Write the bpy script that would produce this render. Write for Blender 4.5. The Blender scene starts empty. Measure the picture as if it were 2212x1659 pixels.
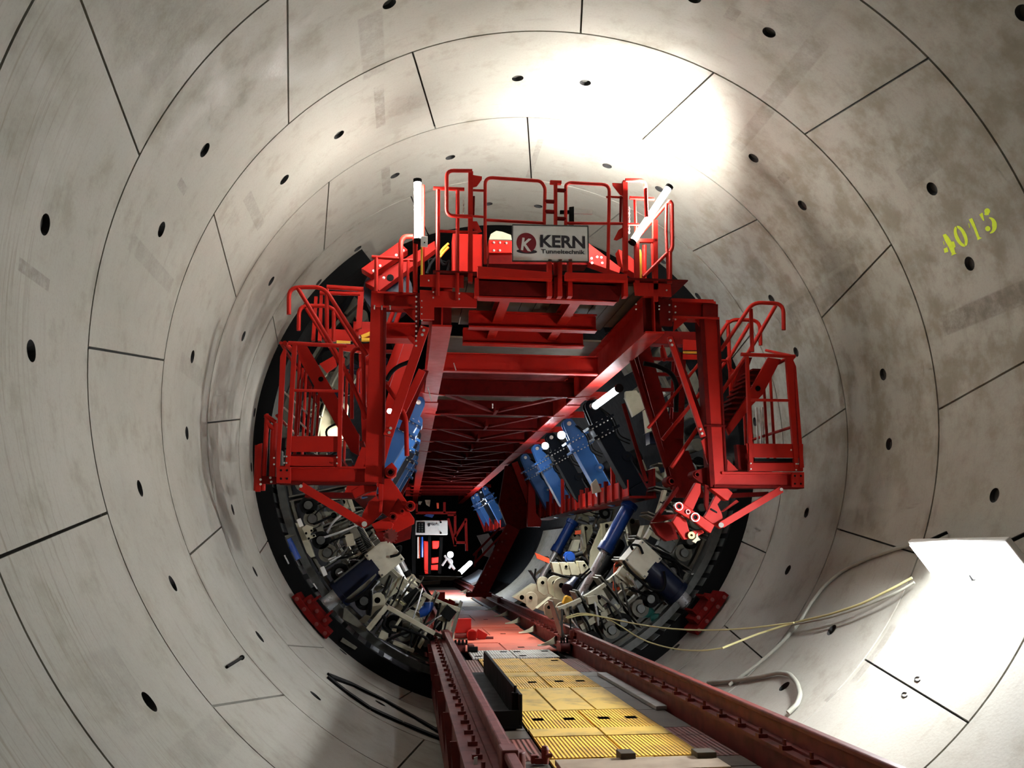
import bpy, bmesh, math, random
from mathutils import Vector, Matrix, Quaternion, Euler
rnd = random.Random(7)
sc = bpy.context.scene
COL = sc.collection
R = 4.3                                   # inner radius of the lining; its axis lies at x = 0, z = R
FPX, YAW, PITCH = 1840.0, -0.12, 0.192
CAM = Vector((-0.404 * R, 0.0, R - 0.409 * R))
CM = Matrix.Rotation(YAW, 3, 'Z') @ Matrix.Rotation(PITCH, 3, 'X')
RP = 0.482 * R                            # ring width
RY0 = 1.618 * R

def ray(px, py):
    return CM @ Vector(((px - 1106) / FPX, 1.0, -(py - 829.5) / FPX))
def at(px, py, Y):
    d = ray(px, py)
    return CAM + d * (Y / d.y)
def onwall(px, py, r=R):
    d = ray(px, py); ox, oz = CAM.x, CAM.z - R
    a = d.x * d.x + d.z * d.z; b = ox * d.x + oz * d.z; c = ox * ox + oz * oz - r * r
    return CAM + d * ((-b + math.sqrt(b * b - a * c)) / a)
def atz(px, py, z):
    d = ray(px, py); q = CAM + d * ((z - CAM.z) / (d.z + TILT * d.y)); q.z = z; return q
TILT = .0092                                # the track falls a little along the tunnel
def pol(ang, r, Y):                       # ang in degrees from the crown, positive to the right
    a = math.radians(ang)
    return Vector((math.sin(a) * r, Y, R + math.cos(a) * r))
V = Vector

# ---------------------------------------------------------------- materials
def newmat(name):
    m = bpy.data.materials.new(name); m.use_nodes = True
    nt = m.node_tree; b = nt.nodes['Principled BSDF']
    return m, nt, b
def paint(name, col, rough=.42, metal=0, dirt=.25, dcol=None, scale=6, bump=.0, spec=.5):
    m, nt, b = newmat(name)
    N = nt.nodes.new; L = nt.links.new
    tc = N('ShaderNodeTexCoord'); no = N('ShaderNodeTexNoise'); no.inputs['Scale'].default_value = scale
    no.inputs['Detail'].default_value = 6
    L(tc.outputs['Object'], no.inputs['Vector'])
    r = N('ShaderNodeMapRange'); r.inputs[1].default_value = .45; r.inputs[2].default_value = .75
    L(no.outputs['Fac'], r.inputs[0]); r.inputs[4].default_value = dirt
    mx = N('ShaderNodeMix'); mx.data_type = 'RGBA'
    mx.inputs[6].default_value = (*col, 1)
    mx.inputs[7].default_value = (*(dcol or [c * .35 + .01 for c in col]), 1)
    L(r.outputs[0], mx.inputs[0]); L(mx.outputs[2], b.inputs['Base Color'])
    rr = N('ShaderNodeMapRange'); rr.inputs[3].default_value = rough - .08; rr.inputs[4].default_value = rough + .18
    L(no.outputs['Fac'], rr.inputs[0]); L(rr.outputs[0], b.inputs['Roughness'])
    b.inputs['Metallic'].default_value = metal
    b.inputs['Specular IOR Level'].default_value = spec
    return m
def emis(name, col, s):
    m, nt, b = newmat(name)
    b.inputs['Base Color'].default_value = (*col, 1)
    b.inputs['Emission Color'].default_value = (*col, 1); b.inputs['Emission Strength'].default_value = s
    return m
M = {}
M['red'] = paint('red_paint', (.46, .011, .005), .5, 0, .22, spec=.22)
M['red2'] = paint('red_paint_worn_shaded', (.13, .006, .005), .75, 0, .5, (.04, .006, .005), 9, spec=.08)  # worn red, darkened further so shade is painted into the colour
M['rail'] = paint('rail_red', (.17, .020, .015), .5, 0, .6, (.05, .017, .013), 7)
M['blue'] = paint('blue_paint', (.03, .17, .52), .38, 0, .15)
M['dblue'] = paint('dark_blue_paint', (.002, .006, .026), .4, 0, .3, spec=.35)
M['cream3'] = paint('box_cream_lit', (.56, .54, .43), .5, 0, .35, (.30, .27, .18), 7)  # lighter copy of cream, the lit look put into its colour
M['bblue'] = paint('cylinder_blue', (.006, .045, .24), .28, 0, .1)
M['navy'] = paint('navy_paint', (.002, .004, .008), .6, 0, .2, spec=.1)
M['black'] = paint('black_steel', (.004, .0045, .0045), .6, 0, .3, (.009, .009, .008), spec=.12)
M['rubber'] = paint('black_rubber', (.003, .0033, .0036), .65, 0, .2, (.008, .008, .008), spec=.12)
M['void'] = paint('painted_slot_dark', (.001, .001, .001), .9, 0, .1, spec=0)  # near black painted in for the shade inside slots and bores
M['tan'] = paint('pale_timber', (.42, .33, .24), .7, 0, .5, (.22, .16, .11), 5)
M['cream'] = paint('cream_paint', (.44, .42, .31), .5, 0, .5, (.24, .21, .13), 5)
M['cream2'] = paint('grey_and_shaded_cream', (.13, .125, .095), .5, 0, .6, (.03, .028, .02), 6)  # greyed cream, also the darkened copy painted on parts in shade
M['steel'] = paint('grey_steel', (.10, .105, .10), .4, .5, .5, (.03, .03, .028), 8)
M['chrome'] = paint('bright_steel', (.72, .74, .76), .25, .45, .15, (.4, .4, .4), 12)
M['bolt'] = paint('zinc_bolt', (.75, .74, .70), .35, .6, .2)
M['yellow'] = paint('yellow_hose', (.85, .50, .04), .5, 0, .1)
M['ycable'] = paint('yellow_cable', (.60, .55, .26), .55, 0, .2)
M['gcable'] = paint('grey_cable', (.30, .30, .25), .5, 0, .3)
M['dcable'] = paint('dark_cable', (.05, .05, .045), .5, 0, .3)
M['orange'] = paint('orange_strap', (.85, .10, .03), .55, 0, .15)
M['white'] = paint('white_housing', (.75, .75, .72), .45, 0, .15)
M['wood'] = paint('worn_timber', (.06, .045, .025), .7, 0, .7, (.06, .045, .03), 4)
M['dirtywood'] = paint('dirty_timber', (.08, .062, .04), .75, 0, .7, (.05, .04, .025), 5)
M['green'] = paint('green_valve', (.01, .12, .10), .4, 0, .2)
M['lime'] = paint('spray_paint', (.72, .92, .05), .8, 0, .3, (.48, .60, .08), 30)
M['brass'] = paint('brass', (.50, .36, .12), .35, .8, .3)
M['alu'] = paint('scuffed_aluminium_plate', (.62, .63, .60), .4, .3, .5, (.30, .28, .24), 14)
M['plank'] = paint('grey_plank', (.44, .44, .44), .6, 0, .3)
M['tube'] = emis('lamp_tube_glow', (1, .97, .93), 160)
M['tube2'] = emis('lamp_tube_dim', (.85, .93, 1), 45)
M['spotg'] = emis('lamp_lens_glow', (.85, .92, 1), 170)
M['flood'] = emis('flood_panel_glow', (.95, .98, 1), 14)

def plate_mat(name, col, dcol, ribs=190):
    m, nt, b = newmat(name); N = nt.nodes.new; L = nt.links.new
    tc = N('ShaderNodeTexCoord'); n1 = N('ShaderNodeTexNoise'); n1.inputs['Scale'].default_value = 2.3; n1.inputs['Detail'].default_value = 8
    n1.inputs['Roughness'].default_value = .65
    L(tc.outputs['Object'], n1.inputs['Vector'])
    r = N('ShaderNodeMapRange'); r.inputs[1].default_value = .47; r.inputs[2].default_value = .68; L(n1.outputs['Fac'], r.inputs[0]); r.inputs[4].default_value = .75
    mx = N('ShaderNodeMix'); mx.data_type = 'RGBA'; mx.inputs[6].default_value = (*col, 1); mx.inputs[7].default_value = (*dcol, 1)
    L(r.outputs[0], mx.inputs[0]); L(mx.outputs[2], b.inputs['Base Color'])
    b.inputs['Roughness'].default_value = .6
    sx = N('ShaderNodeSeparateXYZ'); L(tc.outputs['Object'], sx.inputs[0])
    mu = N('ShaderNodeMath'); mu.operation = 'MULTIPLY'; mu.inputs[1].default_value = ribs; L(sx.outputs['X'], mu.inputs[0])
    si = N('ShaderNodeMath'); si.operation = 'SINE'; L(mu.outputs[0], si.inputs[0])
    bu = N('ShaderNodeBump'); bu.inputs['Strength'].default_value = .55; bu.inputs['Distance'].default_value = .015
    L(si.outputs[0], bu.inputs['Height']); L(bu.outputs[0], b.inputs['Normal'])
    return m
M['yplate'] = plate_mat('yellow_deck_plate', (.86, .50, .05), (.36, .20, .03))
M['yplate2'] = plate_mat('yellow_deck_plate_worn', (.72, .48, .08), (.26, .17, .04), 1)
M['rplate'] = plate_mat('red_deck_plate', (.62, .13, .08), (.42, .12, .08), 1)
M['rbrown'] = plate_mat('red_brown_side_board', (.19, .05, .035), (.12, .06, .045), 150)
M['gboard'] = plate_mat('grey_side_board', (.09, .075, .055), (.045, .038, .028), 1)
M['wplate'] = plate_mat('white_checker_plate', (.66, .66, .62), (.30, .28, .22), 150)

# stained segment concrete: streaks, blotches and scuffed patches that belong to the lining itself
def concrete():
    m, nt, b = newmat('segment_concrete'); N = nt.nodes.new; L = nt.links.new
    tc = N('ShaderNodeTexCoord'); sx = N('ShaderNodeSeparateXYZ'); L(tc.outputs['Object'], sx.inputs[0])
    def ma(op, a, c=None, v=None, clamp=False):
        n = N('ShaderNodeMath'); n.operation = op; n.use_clamp = clamp
        for i, q in enumerate((a, c)):
            if q is None: continue
            if isinstance(q, (int, float)): n.inputs[i].default_value = q
            else: L(q, n.inputs[i])
        return n.outputs[0]
    zz = ma('SUBTRACT', sx.outputs['Z'], R)
    ang = ma('ARCTAN2', sx.outputs['X'], zz)
    arc = ma('MULTIPLY', ang, R)
    cb = N('ShaderNodeCombineXYZ'); L(arc, cb.inputs[0]); L(sx.outputs['Y'], cb.inputs[1])
    def noise(vec, scale, det, rough, sc3=None):
        if sc3:
            mp = N('ShaderNodeMapping'); mp.inputs['Scale'].default_value = sc3; L(vec, mp.inputs[0]); vec = mp.outputs[0]
        n = N('ShaderNodeTexNoise'); n.inputs['Scale'].default_value = scale; n.inputs['Detail'].default_value = det; n.inputs['Roughness'].default_value = rough
        L(vec, n.inputs['Vector']); return n.outputs['Fac']
    def mr(v, a, b_, c=0, d=1):
        n = N('ShaderNodeMapRange'); n.inputs[1].default_value = a; n.inputs[2].default_value = b_; n.inputs[3].default_value = c; n.inputs[4].default_value = d
        n.interpolation_type = 'SMOOTHSTEP'; L(v, n.inputs[0]); return n.outputs[0]
    def mix(f, a, c):
        n = N('ShaderNodeMix'); n.data_type = 'RGBA'
        for i, q in ((0, f), (6, a), (7, c)):
            if isinstance(q, tuple): n.inputs[i].default_value = (*q, 1)
            elif isinstance(q, float): n.inputs[i].default_value = q
            else: L(q, n.inputs[i])
        return n.outputs[2]
    vec = cb.outputs[0]
    big = noise(vec, .55, 3, .6); mid = noise(vec, 2.2, 5, .65); fine = noise(vec, 40, 2, .7)
    streak = noise(vec, 1.0, 4, .62, (1.2, 9, 1)); streak2 = noise(vec, 1.0, 4, .7, (.8, 26, 1))
    c = mix(mr(big, .3, .7), (.50, .485, .43), (.58, .56, .50))
    c = mix(ma('MULTIPLY', mr(mid, .50, .72), .45), c, (.34, .31, .24))
    # left flank carries long brushed streaks
    left = ma('MULTIPLY', mr(ang, -1.05, -1.35), mr(sx.outputs['Y'], 6.4, 5.4))
    c = mix(ma('MULTIPLY', ma('MULTIPLY', mr(streak2, .50, .66), left), .55), c, (.30, .27, .19))
    c = mix(ma('MULTIPLY', mr(streak, .56, .76), .35), c, (.36, .33, .27))
    # right upper flank is browner
    rt = ma('MULTIPLY', mr(ang, .45, .9), mr(ang, 2.0, 1.5))
    c = mix(ma('MULTIPLY', ma('MULTIPLY', rt, mr(mid, .38, .62)), .55), c, (.27, .23, .165))
    # damp brown bloom along joints
    ph = ma('FRACT', ma('DIVIDE', ma('SUBTRACT', sx.outputs['Y'], RY0 - 20 * RP), RP))
    jd = ma('MINIMUM', ph, ma('SUBTRACT', 1.0, ph))
    c = mix(ma('MULTIPLY', ma('MULTIPLY', mr(jd, .06, .0), mr(noise(vec, 1.3, 4, .6), .48, .66)), .6), c, (.22, .19, .14))
    # scuffed rectangular patches: (Y centre, arc angle in degrees, half length along Y, half width, strength)
    pats = [(9.95, -30.9, .52, .075, .7), (12.2, -30.5, .5, .08, .6), (10.0, -58.5, .5, .085, .45), (7.9, 80.2, .85, .13, .85),
            (8.6, -31.5, .6, .16, .45), (9.6, 35.5, .55, .10, .45), (8.4, 35.0, .75, .13, .5), (8.0, 58, .32, .15, .5), (10.9, 66.5, 1.1, .18, .55),
            (10.0, 62, .5, .13, .45), (12.4, 1.5, .7, .05, .5), (10.2, -86, .6, .12, .3), (8.1, -78, .7, .09, .35),
            (5.9, -89, .25, .05, .8), (5.6, -127, .35, .3, .3), (6.2, -135, .6, .16, .3), (8.9, 131.5, .06, .42, .55), (9.05, 139.8, .04, .1, .5),
            (8.0, -67.2, .13, .05, .6), (9.95, 45.2, .1, .07, .7), (8.0, 22.5, .1, .08, .4), (10.1, .4, .12, .04, .6), (12.2, 55, .5, .2, .4), (12.2, 67, .5, .22, .4),
            (7.6, 30, .8, .3, .3), (6.0, -58, .7, .5, .35)]
    pn = mr(noise(vec, 5, 6, .75), .25, .7)
    for (y, a, hl, hw, st) in pats:
        dy = ma('ABSOLUTE', ma('SUBTRACT', sx.outputs['Y'], y)); da = ma('ABSOLUTE', ma('SUBTRACT', arc, math.radians(a) * R))
        k = ma('MULTIPLY', mr(dy, hl, hl * .93), mr(da, hw, hw * .8))
        c = mix(ma('MULTIPLY', ma('MULTIPLY', k, pn), st * .85), c, (.17, .145, .12))
    c = mix(ma('MULTIPLY', mr(fine, .45, .75), .18), c, (.30, .28, .24))
    gm = N('ShaderNodeMix'); gm.data_type = 'RGBA'; gm.blend_type = 'MULTIPLY'; gm.inputs[0].default_value = 1; L(c, gm.inputs[6]); gm.inputs[7].default_value = (.66, .66, .64, 1); L(gm.outputs[2], b.inputs['Base Color'])
    r = mr(mid, .3, .7, .55, .85); L(r, b.inputs['Roughness']); b.inputs['Specular IOR Level'].default_value = .35
    bu = N('ShaderNodeBump'); bu.inputs['Strength'].default_value = .12; bu.inputs['Distance'].default_value = .01
    L(noise(vec, 30, 1, .5), bu.inputs['Height']); L(bu.outputs[0], b.inputs['Normal'])
    return m
M['concrete'] = concrete()
M['hole'] = paint('bolt_pocket_painted_shade', (.03, .03, .03), .9, 0, .3)  # pocket depths coloured dark as painted shade; cast marks share it
M['joint'] = paint('joint_gasket', (.05, .048, .042), .9, 0, .4)

# ---------------------------------------------------------------- mesh helpers
class MB:
    def __init__(s): s.v = []; s.f = []; s.sm = []
    def add(s, vs, fs, smooth=False):
        o = len(s.v); s.v += [V(v) for v in vs]
        for f in fs: s.f.append(tuple(i + o for i in f)); s.sm.append(smooth)
        return s
    def box(s, c, size, rot=None):
        hx, hy, hz = [q / 2 for q in size]; c = V(c)
        vs = [V((x, y, z)) for x in (-hx, hx) for y in (-hy, hy) for z in (-hz, hz)]
        if rot is not None: vs = [rot @ v for v in vs]
        return s.add([c + v for v in vs], [(0, 1, 3, 2), (4, 6, 7, 5), (0, 4, 5, 1), (2, 3, 7, 6), (0, 2, 6, 4), (1, 5, 7, 3)])
    def bx(s, a, b):
        return s.box([(p + q) / 2 for p, q in zip(a, b)], [abs(p - q) for p, q in zip(a, b)])
    def bar(s, p0, p1, w, h, up=(0, 1, 0)):
        p0, p1 = V(p0), V(p1); d = (p1 - p0); n = d.length
        if n < 1e-6: return s
        d.normalize(); up = V(up)
        x = d.cross(up)
        if x.length < 1e-3: x = d.cross(V((1, 0, 0)))
        x.normalize(); u = x.cross(d).normalized()
        rot = Matrix((x, d, u)).transposed()
        return s.box((p0 + p1) / 2, (w, n, h), rot)          # w across (perp. to up), h along up
    def ibeam(s, p0, p1, w, h, t=.02, up=(0, 0, 1)):
        p0, p1 = V(p0), V(p1); d = (p1 - p0).normalized(); upv = V(up); x = d.cross(upv).normalized(); u = x.cross(d).normalized()
        s.bar(p0 + u * (h / 2 - t / 2), p1 + u * (h / 2 - t / 2), w, t, up); s.bar(p0 - u * (h / 2 - t / 2), p1 - u * (h / 2 - t / 2), w, t, up)
        s.bar(p0, p1, t * .8, h - 2 * t, up); return s
    def cyl(s, p0, p1, r, n=14, r2=None, cap=True):
        p0, p1 = V(p0), V(p1); d = (p1 - p0).normalized(); x = d.orthogonal().normalized(); y = d.cross(x); r2 = r if r2 is None else r2
        vs = []
        for i in range(n):
            a = 2 * math.pi * i / n; q = x * math.cos(a) + y * math.sin(a); vs += [p0 + q * r, p1 + q * r2]
        s.add(vs, [(2 * i, 2 * ((i + 1) % n), 2 * ((i + 1) % n) + 1, 2 * i + 1) for i in range(n)], True)
        if cap:
            o = len(s.v) - 2 * n
            s.f.append(tuple(o + 2 * i for i in range(n))[::-1]); s.sm.append(False)
            s.f.append(tuple(o + 2 * i + 1 for i in range(n))); s.sm.append(False)
        return s
    def pipe(s, p0, p1, r, ri, n=16):                       # hollow sleeve
        p0, p1 = V(p0), V(p1); d = (p1 - p0).normalized(); x = d.orthogonal().normalized(); y = d.cross(x); vs = []
        for i in range(n):
            a = 2 * math.pi * i / n; q = x * math.cos(a) + y * math.sin(a)
            vs += [p0 + q * r, p1 + q * r, p1 + q * ri, p0 + q * ri]
        fs = []
        for i in range(n):
            j = (i + 1) % n
            for k in range(4): fs.append((4 * i + k, 4 * j + k, 4 * j + (k + 1) % 4, 4 * i + (k + 1) % 4))
        return s.add(vs, fs, True)
    def tube(s, pts, r, n=10, rad=0, closed=False):
        pts = [V(p) for p in pts]
        if rad:
            q = [pts[0]]
            for i in range(1, len(pts) - 1):
                a, b, c = pts[i - 1], pts[i], pts[i + 1]
                l = min(rad, (a - b).length * .45, (c - b).length * .45)
                A = b + (a - b).normalized() * l; C_ = b + (c - b).normalized() * l
                for k in range(6):
                    t = k / 5; q.append(A * (1 - t) ** 2 + b * 2 * t * (1 - t) + C_ * t * t)
            q.append(pts[-1]); pts = q
        ds = []
        for i in range(len(pts)):
            a = pts[max(0, i - 1)]; c = pts[min(len(pts) - 1, i + 1)]
            if closed: a = pts[i - 1]; c = pts[(i + 1) % len(pts)]
            ds.append((c - a).normalized())
        x = ds[0].orthogonal().normalized(); vs = []
        for i, p in enumerate(pts):
            if i:
                x = x - ds[i] * x.dot(ds[i])
                x = x.normalized() if x.length > 1e-6 else ds[i].orthogonal().normalized()
            y = ds[i].cross(x)
            for k in range(n):
                a = 2 * math.pi * k / n; vs.append(p + (x * math.cos(a) + y * math.sin(a)) * r)
        m = len(pts); fs = []
        for i in range(m if closed else m - 1):
            j = (i + 1) % m
            for k in range(n): fs.append((i * n + k, i * n + (k + 1) % n, j * n + (k + 1) % n, j * n + k))
        o = len(s.v); s.add(vs, fs, True)
        if not closed:
            s.f.append(tuple(o + k for k in range(n))[::-1]); s.sm.append(False)
            s.f.append(tuple(o + (m - 1) * n + k for k in range(n))); s.sm.append(False)
        return s
    def prism(s, pts, off):                                   # planar polygon extruded by off
        pts = [V(p) for p in pts]; off = V(off); n = len(pts)
        return s.add(pts + [p + off for p in pts], [tuple(range(n))[::-1], tuple(range(n, 2 * n))] + [(i, (i + 1) % n, (i + 1) % n + n, i + n) for i in range(n)])
    def pp(s, px, Y, d):                                      # plate lying in the cross plane Y, thickness d
        return s.prism([at(x, y, Y) for x, y in px], (0, d, 0))
    def arcplate(s, a0, a1, r0, r1, Y0, Y1, n=None):         # curved block following the lining
        n = n or max(2, int(abs(a1 - a0) / 2)); vs = []
        for i in range(n + 1):
            a = a0 + (a1 - a0) * i / n
            vs += [pol(a, r0, Y0), pol(a, r1, Y0), pol(a, r1, Y1), pol(a, r0, Y1)]
        fs = [(0, 1, 2, 3), tuple(4 * n + k for k in (3, 2, 1, 0))]
        for i in range(n):
            for k in range(4): fs.append((4 * i + k, 4 * i + 4 + k, 4 * i + 4 + (k + 1) % 4, 4 * i + (k + 1) % 4))
        return s.add(vs, fs)

def props(o, label=None, cat=None, group=None, kind=None):
    if label: o['label'] = label
    if cat: o['category'] = cat
    if group: o['group'] = group
    if kind: o['kind'] = kind
    return o
def B(name, mb, mat, parent=None, label=None, cat=None, group=None, kind=None, bevel=0):
    vs = mb.v
    if parent is not None: org = WL[parent.name]
    else:
        org = V(((min(v.x for v in vs) + max(v.x for v in vs)) / 2, (min(v.y for v in vs) + max(v.y for v in vs)) / 2, min(v.z for v in vs)))
    me = bpy.data.meshes.new(name); me.from_pydata([v - org for v in vs], [], mb.f)
    me.polygons.foreach_set('use_smooth', mb.sm)
    bm = bmesh.new(); bm.from_mesh(me); bmesh.ops.recalc_face_normals(bm, faces=bm.faces); bm.to_mesh(me); bm.free()
    if any(mb.sm): me.set_sharp_from_angle(angle=math.radians(40))
    me.materials.append(M[mat] if isinstance(mat, str) else mat)
    o = bpy.data.objects.new(name, me); COL.objects.link(o)
    if parent is not None: o.parent = parent
    else: o.location = org
    WL[o.name] = org if parent is not None else org
    if bevel:
        b = o.modifiers.new('bevel', 'BEVEL'); b.width = bevel; b.segments = 2; b.limit_method = 'ANGLE'
    return props(o, label, cat, group, kind)
WL = {}
def T(name, loc, label, cat, group=None, kind=None):          # a thing whose parts hang under an Empty at its base
    o = bpy.data.objects.new(name, None); COL.objects.link(o); o.location = V(loc); o.empty_display_size = .1
    WL[o.name] = V(loc); return props(o, label, cat, group, kind)
def dup(root, off, label=None, group=None):
    def cp(o, par):
        c = o.copy(); COL.objects.link(c); c.parent = par; WL[c.name] = WL[o.name] + V(off)
        for ch in [q for q in COL.objects if q.parent == o]: cp(ch, c)
        return c
    kids = [q for q in COL.objects if q.parent == root]
    c = root.copy(); COL.objects.link(c); c.location = root.location + V(off); WL[c.name] = WL[root.name] + V(off)
    for k in kids: cp(k, c)
    if label: c['label'] = label
    if group: c['group'] = group
    return c
_bolt = {}
def bolts(parent, pts, d, r=.012, l=.02, mat='bolt', name='bolt'):
    """hex bolt heads, one small child each, sharing one mesh per size"""
    d = V(d).normalized(); key = (round(r, 4), round(l, 4), mat)
    if key not in _bolt:
        mb = MB(); mb.cyl((0, 0, 0), (0, 0, l), r, 6); mb.cyl((0, 0, -.004), (0, 0, .003), r * 1.5, 10)
        me = bpy.data.meshes.new('bolt'); me.from_pydata(mb.v, [], mb.f); me.materials.append(M[mat]); _bolt[key] = me
    q = d.to_track_quat('Z', 'Y')
    for p in pts:
        o = bpy.data.objects.new(name, _bolt[key]); COL.objects.link(o); o.parent = parent
        o.location = V(p) - WL[parent.name]; o.rotation_mode = 'QUATERNION'; o.rotation_quaternion = q

# ---------------------------------------------------------------- camera
cam = bpy.data.cameras.new('camera'); co = bpy.data.objects.new('camera', cam); COL.objects.link(co)
co.location = CAM; co.rotation_euler = (math.radians(90) + PITCH, 0, YAW)
cam.sensor_width = 36; cam.lens = FPX / 2212 * 36; cam.clip_start = .05; cam.clip_end = 300
sc.camera = co
vs_ = sc.view_settings; sc.display_settings.display_device = 'sRGB'
vs_.view_transform = 'Standard'; vs_.look = 'None'; vs_.gamma = 1; vs_.use_curve_mapping = False; vs_.exposure = 0.48
w = bpy.data.worlds.new('world'); sc.world = w; w.use_nodes = True
w.node_tree.nodes['Background'].inputs[0].default_value = (.6, .65, .75, 1); w.node_tree.nodes['Background'].inputs[1].default_value = .003

cy = sc.cycles
cy.max_bounces = 4; cy.diffuse_bounces = 3; cy.glossy_bounces = 2; cy.transmission_bounces = 1; cy.caustics_reflective = False; cy.caustics_refractive = False
cy.use_adaptive_sampling = True; cy.adaptive_threshold = .14; cy.adaptive_min_samples = 10; cy.use_light_tree = True; cy.sample_clamp_indirect = 6

# ---------------------------------------------------------------- tunnel lining: eight keyed segments to a ring
SK = 2.35; RO = R + .36
def seg_proto(wide_near):
    sgn = 1 if wide_near else -1
    gap = .15                                             # degrees of joint either side
    n = 30; Y0, Y1 = .012, RP - .012; vs = []
    for i in range(n + 1):
        t = i / n
        for (Y, e) in ((Y0, 22.5 + SK * sgn - gap), (Y1, 22.5 - SK * sgn - gap)):
            a = -e + 2 * e * t
            vs += [pol(a, R, Y), pol(a, RO, Y)]
    fs = [(0, 1, 3, 2), (4 * n, 4 * n + 2, 4 * n + 3, 4 * n + 1)]
    for i in range(n):
        a, b = 4 * i, 4 * i + 4
        fs += [(a, b, b + 2, a + 2), (a + 1, a + 3, b + 3, b + 1), (a, a + 1, b + 1, b), (a + 2, b + 2, b + 3, a + 3)]
    me = bpy.data.meshes.new('seg'); me.from_pydata(vs, [], fs)
    bm = bmesh.new(); bm.from_mesh(me); bmesh.ops.recalc_face_normals(bm, faces=bm.faces); bm.to_mesh(me); bm.free()
    o = bpy.data.objects.new('seg', me); COL.objects.link(o)
    mb = MB()
    for a in (-5.7, 5.7):
        q = 1 if a > 0 else -1
        mb.cyl(pol(a, R - .06, RP / 2), pol(a + q * 1.6, R + .27, RP / 2), .075, 20, .06)
    m2 = bpy.data.meshes.new('cut'); m2.from_pydata(mb.v, [], mb.f)
    bm = bmesh.new(); bm.from_mesh(m2); bmesh.ops.recalc_face_normals(bm, faces=bm.faces); bm.to_mesh(m2); bm.free()
    c = bpy.data.objects.new('cut', m2); COL.objects.link(c)
    md = o.modifiers.new('b', 'BOOLEAN'); md.operation = 'DIFFERENCE'; md.object = c; md.solver = 'EXACT'
    dg = bpy.context.evaluated_depsgraph_get(); dg.update()
    ev = bpy.data.meshes.new_from_object(o.evaluated_get(dg))
    bpy.data.objects.remove(o); bpy.data.objects.remove(c)
    V_ = [v.co.copy() for v in ev.vertices]; F_ = []
    for p in ev.polygons:
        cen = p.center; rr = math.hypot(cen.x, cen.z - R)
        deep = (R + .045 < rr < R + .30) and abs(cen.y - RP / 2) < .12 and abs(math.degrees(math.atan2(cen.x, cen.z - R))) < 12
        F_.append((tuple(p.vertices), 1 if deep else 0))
    return V_, F_
PR = {w_: seg_proto(w_) for w_ in (True, False)}
sides = {'ceiling': ([], []), 'wall_left': ([], []), 'wall_right': ([], []), 'floor': ([], [])}
for k in range(-6, 4):
    for j in range(8):
        th = (22.5 + 45 * j if k % 2 == 0 else 45 * j); th = (th + 180) % 360 - 180
        wide = (round((th - 22.5) / 45) % 2 == 0) if k % 2 == 0 else (round(th / 45) % 2 == 0)
        Vp, Fp = PR[wide]
        side = 'ceiling' if abs(th) < 40 else 'floor' if abs(th) > 140 else ('wall_left' if th < 0 else 'wall_right')
        vs, fs = sides[side]; o = len(vs); ca, sa = math.cos(math.radians(th)), math.sin(math.radians(th))
        Y = RY0 + k * RP
        for v in Vp:
            x, z = v.x, v.z - R
            vs.append((x * ca + z * sa, v.y + Y, -x * sa + z * ca + R))
        for f, mi in Fp: fs.append((tuple(i + o for i in f), mi))
for name, (vs, fs) in sides.items():
    me = bpy.data.meshes.new(name); me.from_pydata(vs, [], [f for f, _ in fs])
    me.polygons.foreach_set('material_index', [m_ for _, m_ in fs]); me.polygons.foreach_set('use_smooth', [True] * len(fs))
    me.materials.append(M['concrete']); me.materials.append(M['hole'])
    me.set_sharp_from_angle(angle=math.radians(25))
    o = bpy.data.objects.new(name, me); COL.objects.link(o); props(o, kind='structure')
# dark packer and gasket showing through the joints
mb = MB(); mb.arcplate(-180, 180, R + .05, R + .08, RY0 - 6 * RP, RY0 + 4 * RP, 96); B('trim_1', mb, 'joint', kind='structure')

# ---------------------------------------------------------------- lamps
def area(name, loc, tgt, sx, sy, power, col=(1, .96, .9), spread=180):
    l = bpy.data.lights.new(name, 'AREA'); l.shape = 'RECTANGLE'; l.size = sx; l.size_y = sy; l.energy = power; l.color = col; l.spread = math.radians(spread)
    o = bpy.data.objects.new(name, l); COL.objects.link(o); o.location = V(loc)
    o.rotation_euler = (V(tgt) - V(loc)).to_track_quat('-Z', 'Y').to_euler(); return o
def point(name, loc, power, col=(1, .96, .9), r=.05):
    l = bpy.data.lights.new(name, 'POINT'); l.energy = power; l.color = col; l.shadow_soft_size = r
    o = bpy.data.objects.new(name, l); COL.objects.link(o); o.location = V(loc); return o
# ================================================================ lamps
def tube_lamp(p0, p1, r, label, mat='tube', cat='lamp', group=None):
    p0, p1 = V(p0), V(p1); t = T('tube_lamp', p0, label, cat, group)
    d = (p1 - p0).normalized()
    mb = MB(); mb.cyl(p0 + d * .04, p1 - d * .04, r, 16); B('lamp_tube', mb, mat, t)
    for a, b in ((p0, p0 + d * .045), (p1 - d * .045, p1)):
        mb = MB(); mb.cyl(a, b, r * 1.25, 12); B('end_cap', mb, 'black', t)
    return t
def round_lamp(p, aim, r, label, mat='spotg', group=None):
    p = V(p); d = V(aim).normalized(); t = T('work_lamp', p, label, 'lamp', group)
    mb = MB(); mb.cyl(p - d * .10, p - d * .02, r * .6, 14, r); mb.pipe(p - d * .02, p + d * .02, r, r * .88, 18); mb.bar(p - d * .1, p - d * .16, .04, .04); B('housing', mb, 'black', t)
    mb = MB(); mb.cyl(p - d * .018, p + d * .005, r * .88, 18); B('lens', mb, mat, t)
    return t
tube_lamp(at(902, 388, 10.15), at(903, 524, 10.15), .045, 'upright white lamp tube glowing beside the left railing of the top platform')
tube_lamp(at(1447, 402, 10.15), at(1364, 526, 10.15), .042, 'slanting white lamp tube glowing across the right railing of the top platform')
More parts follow.
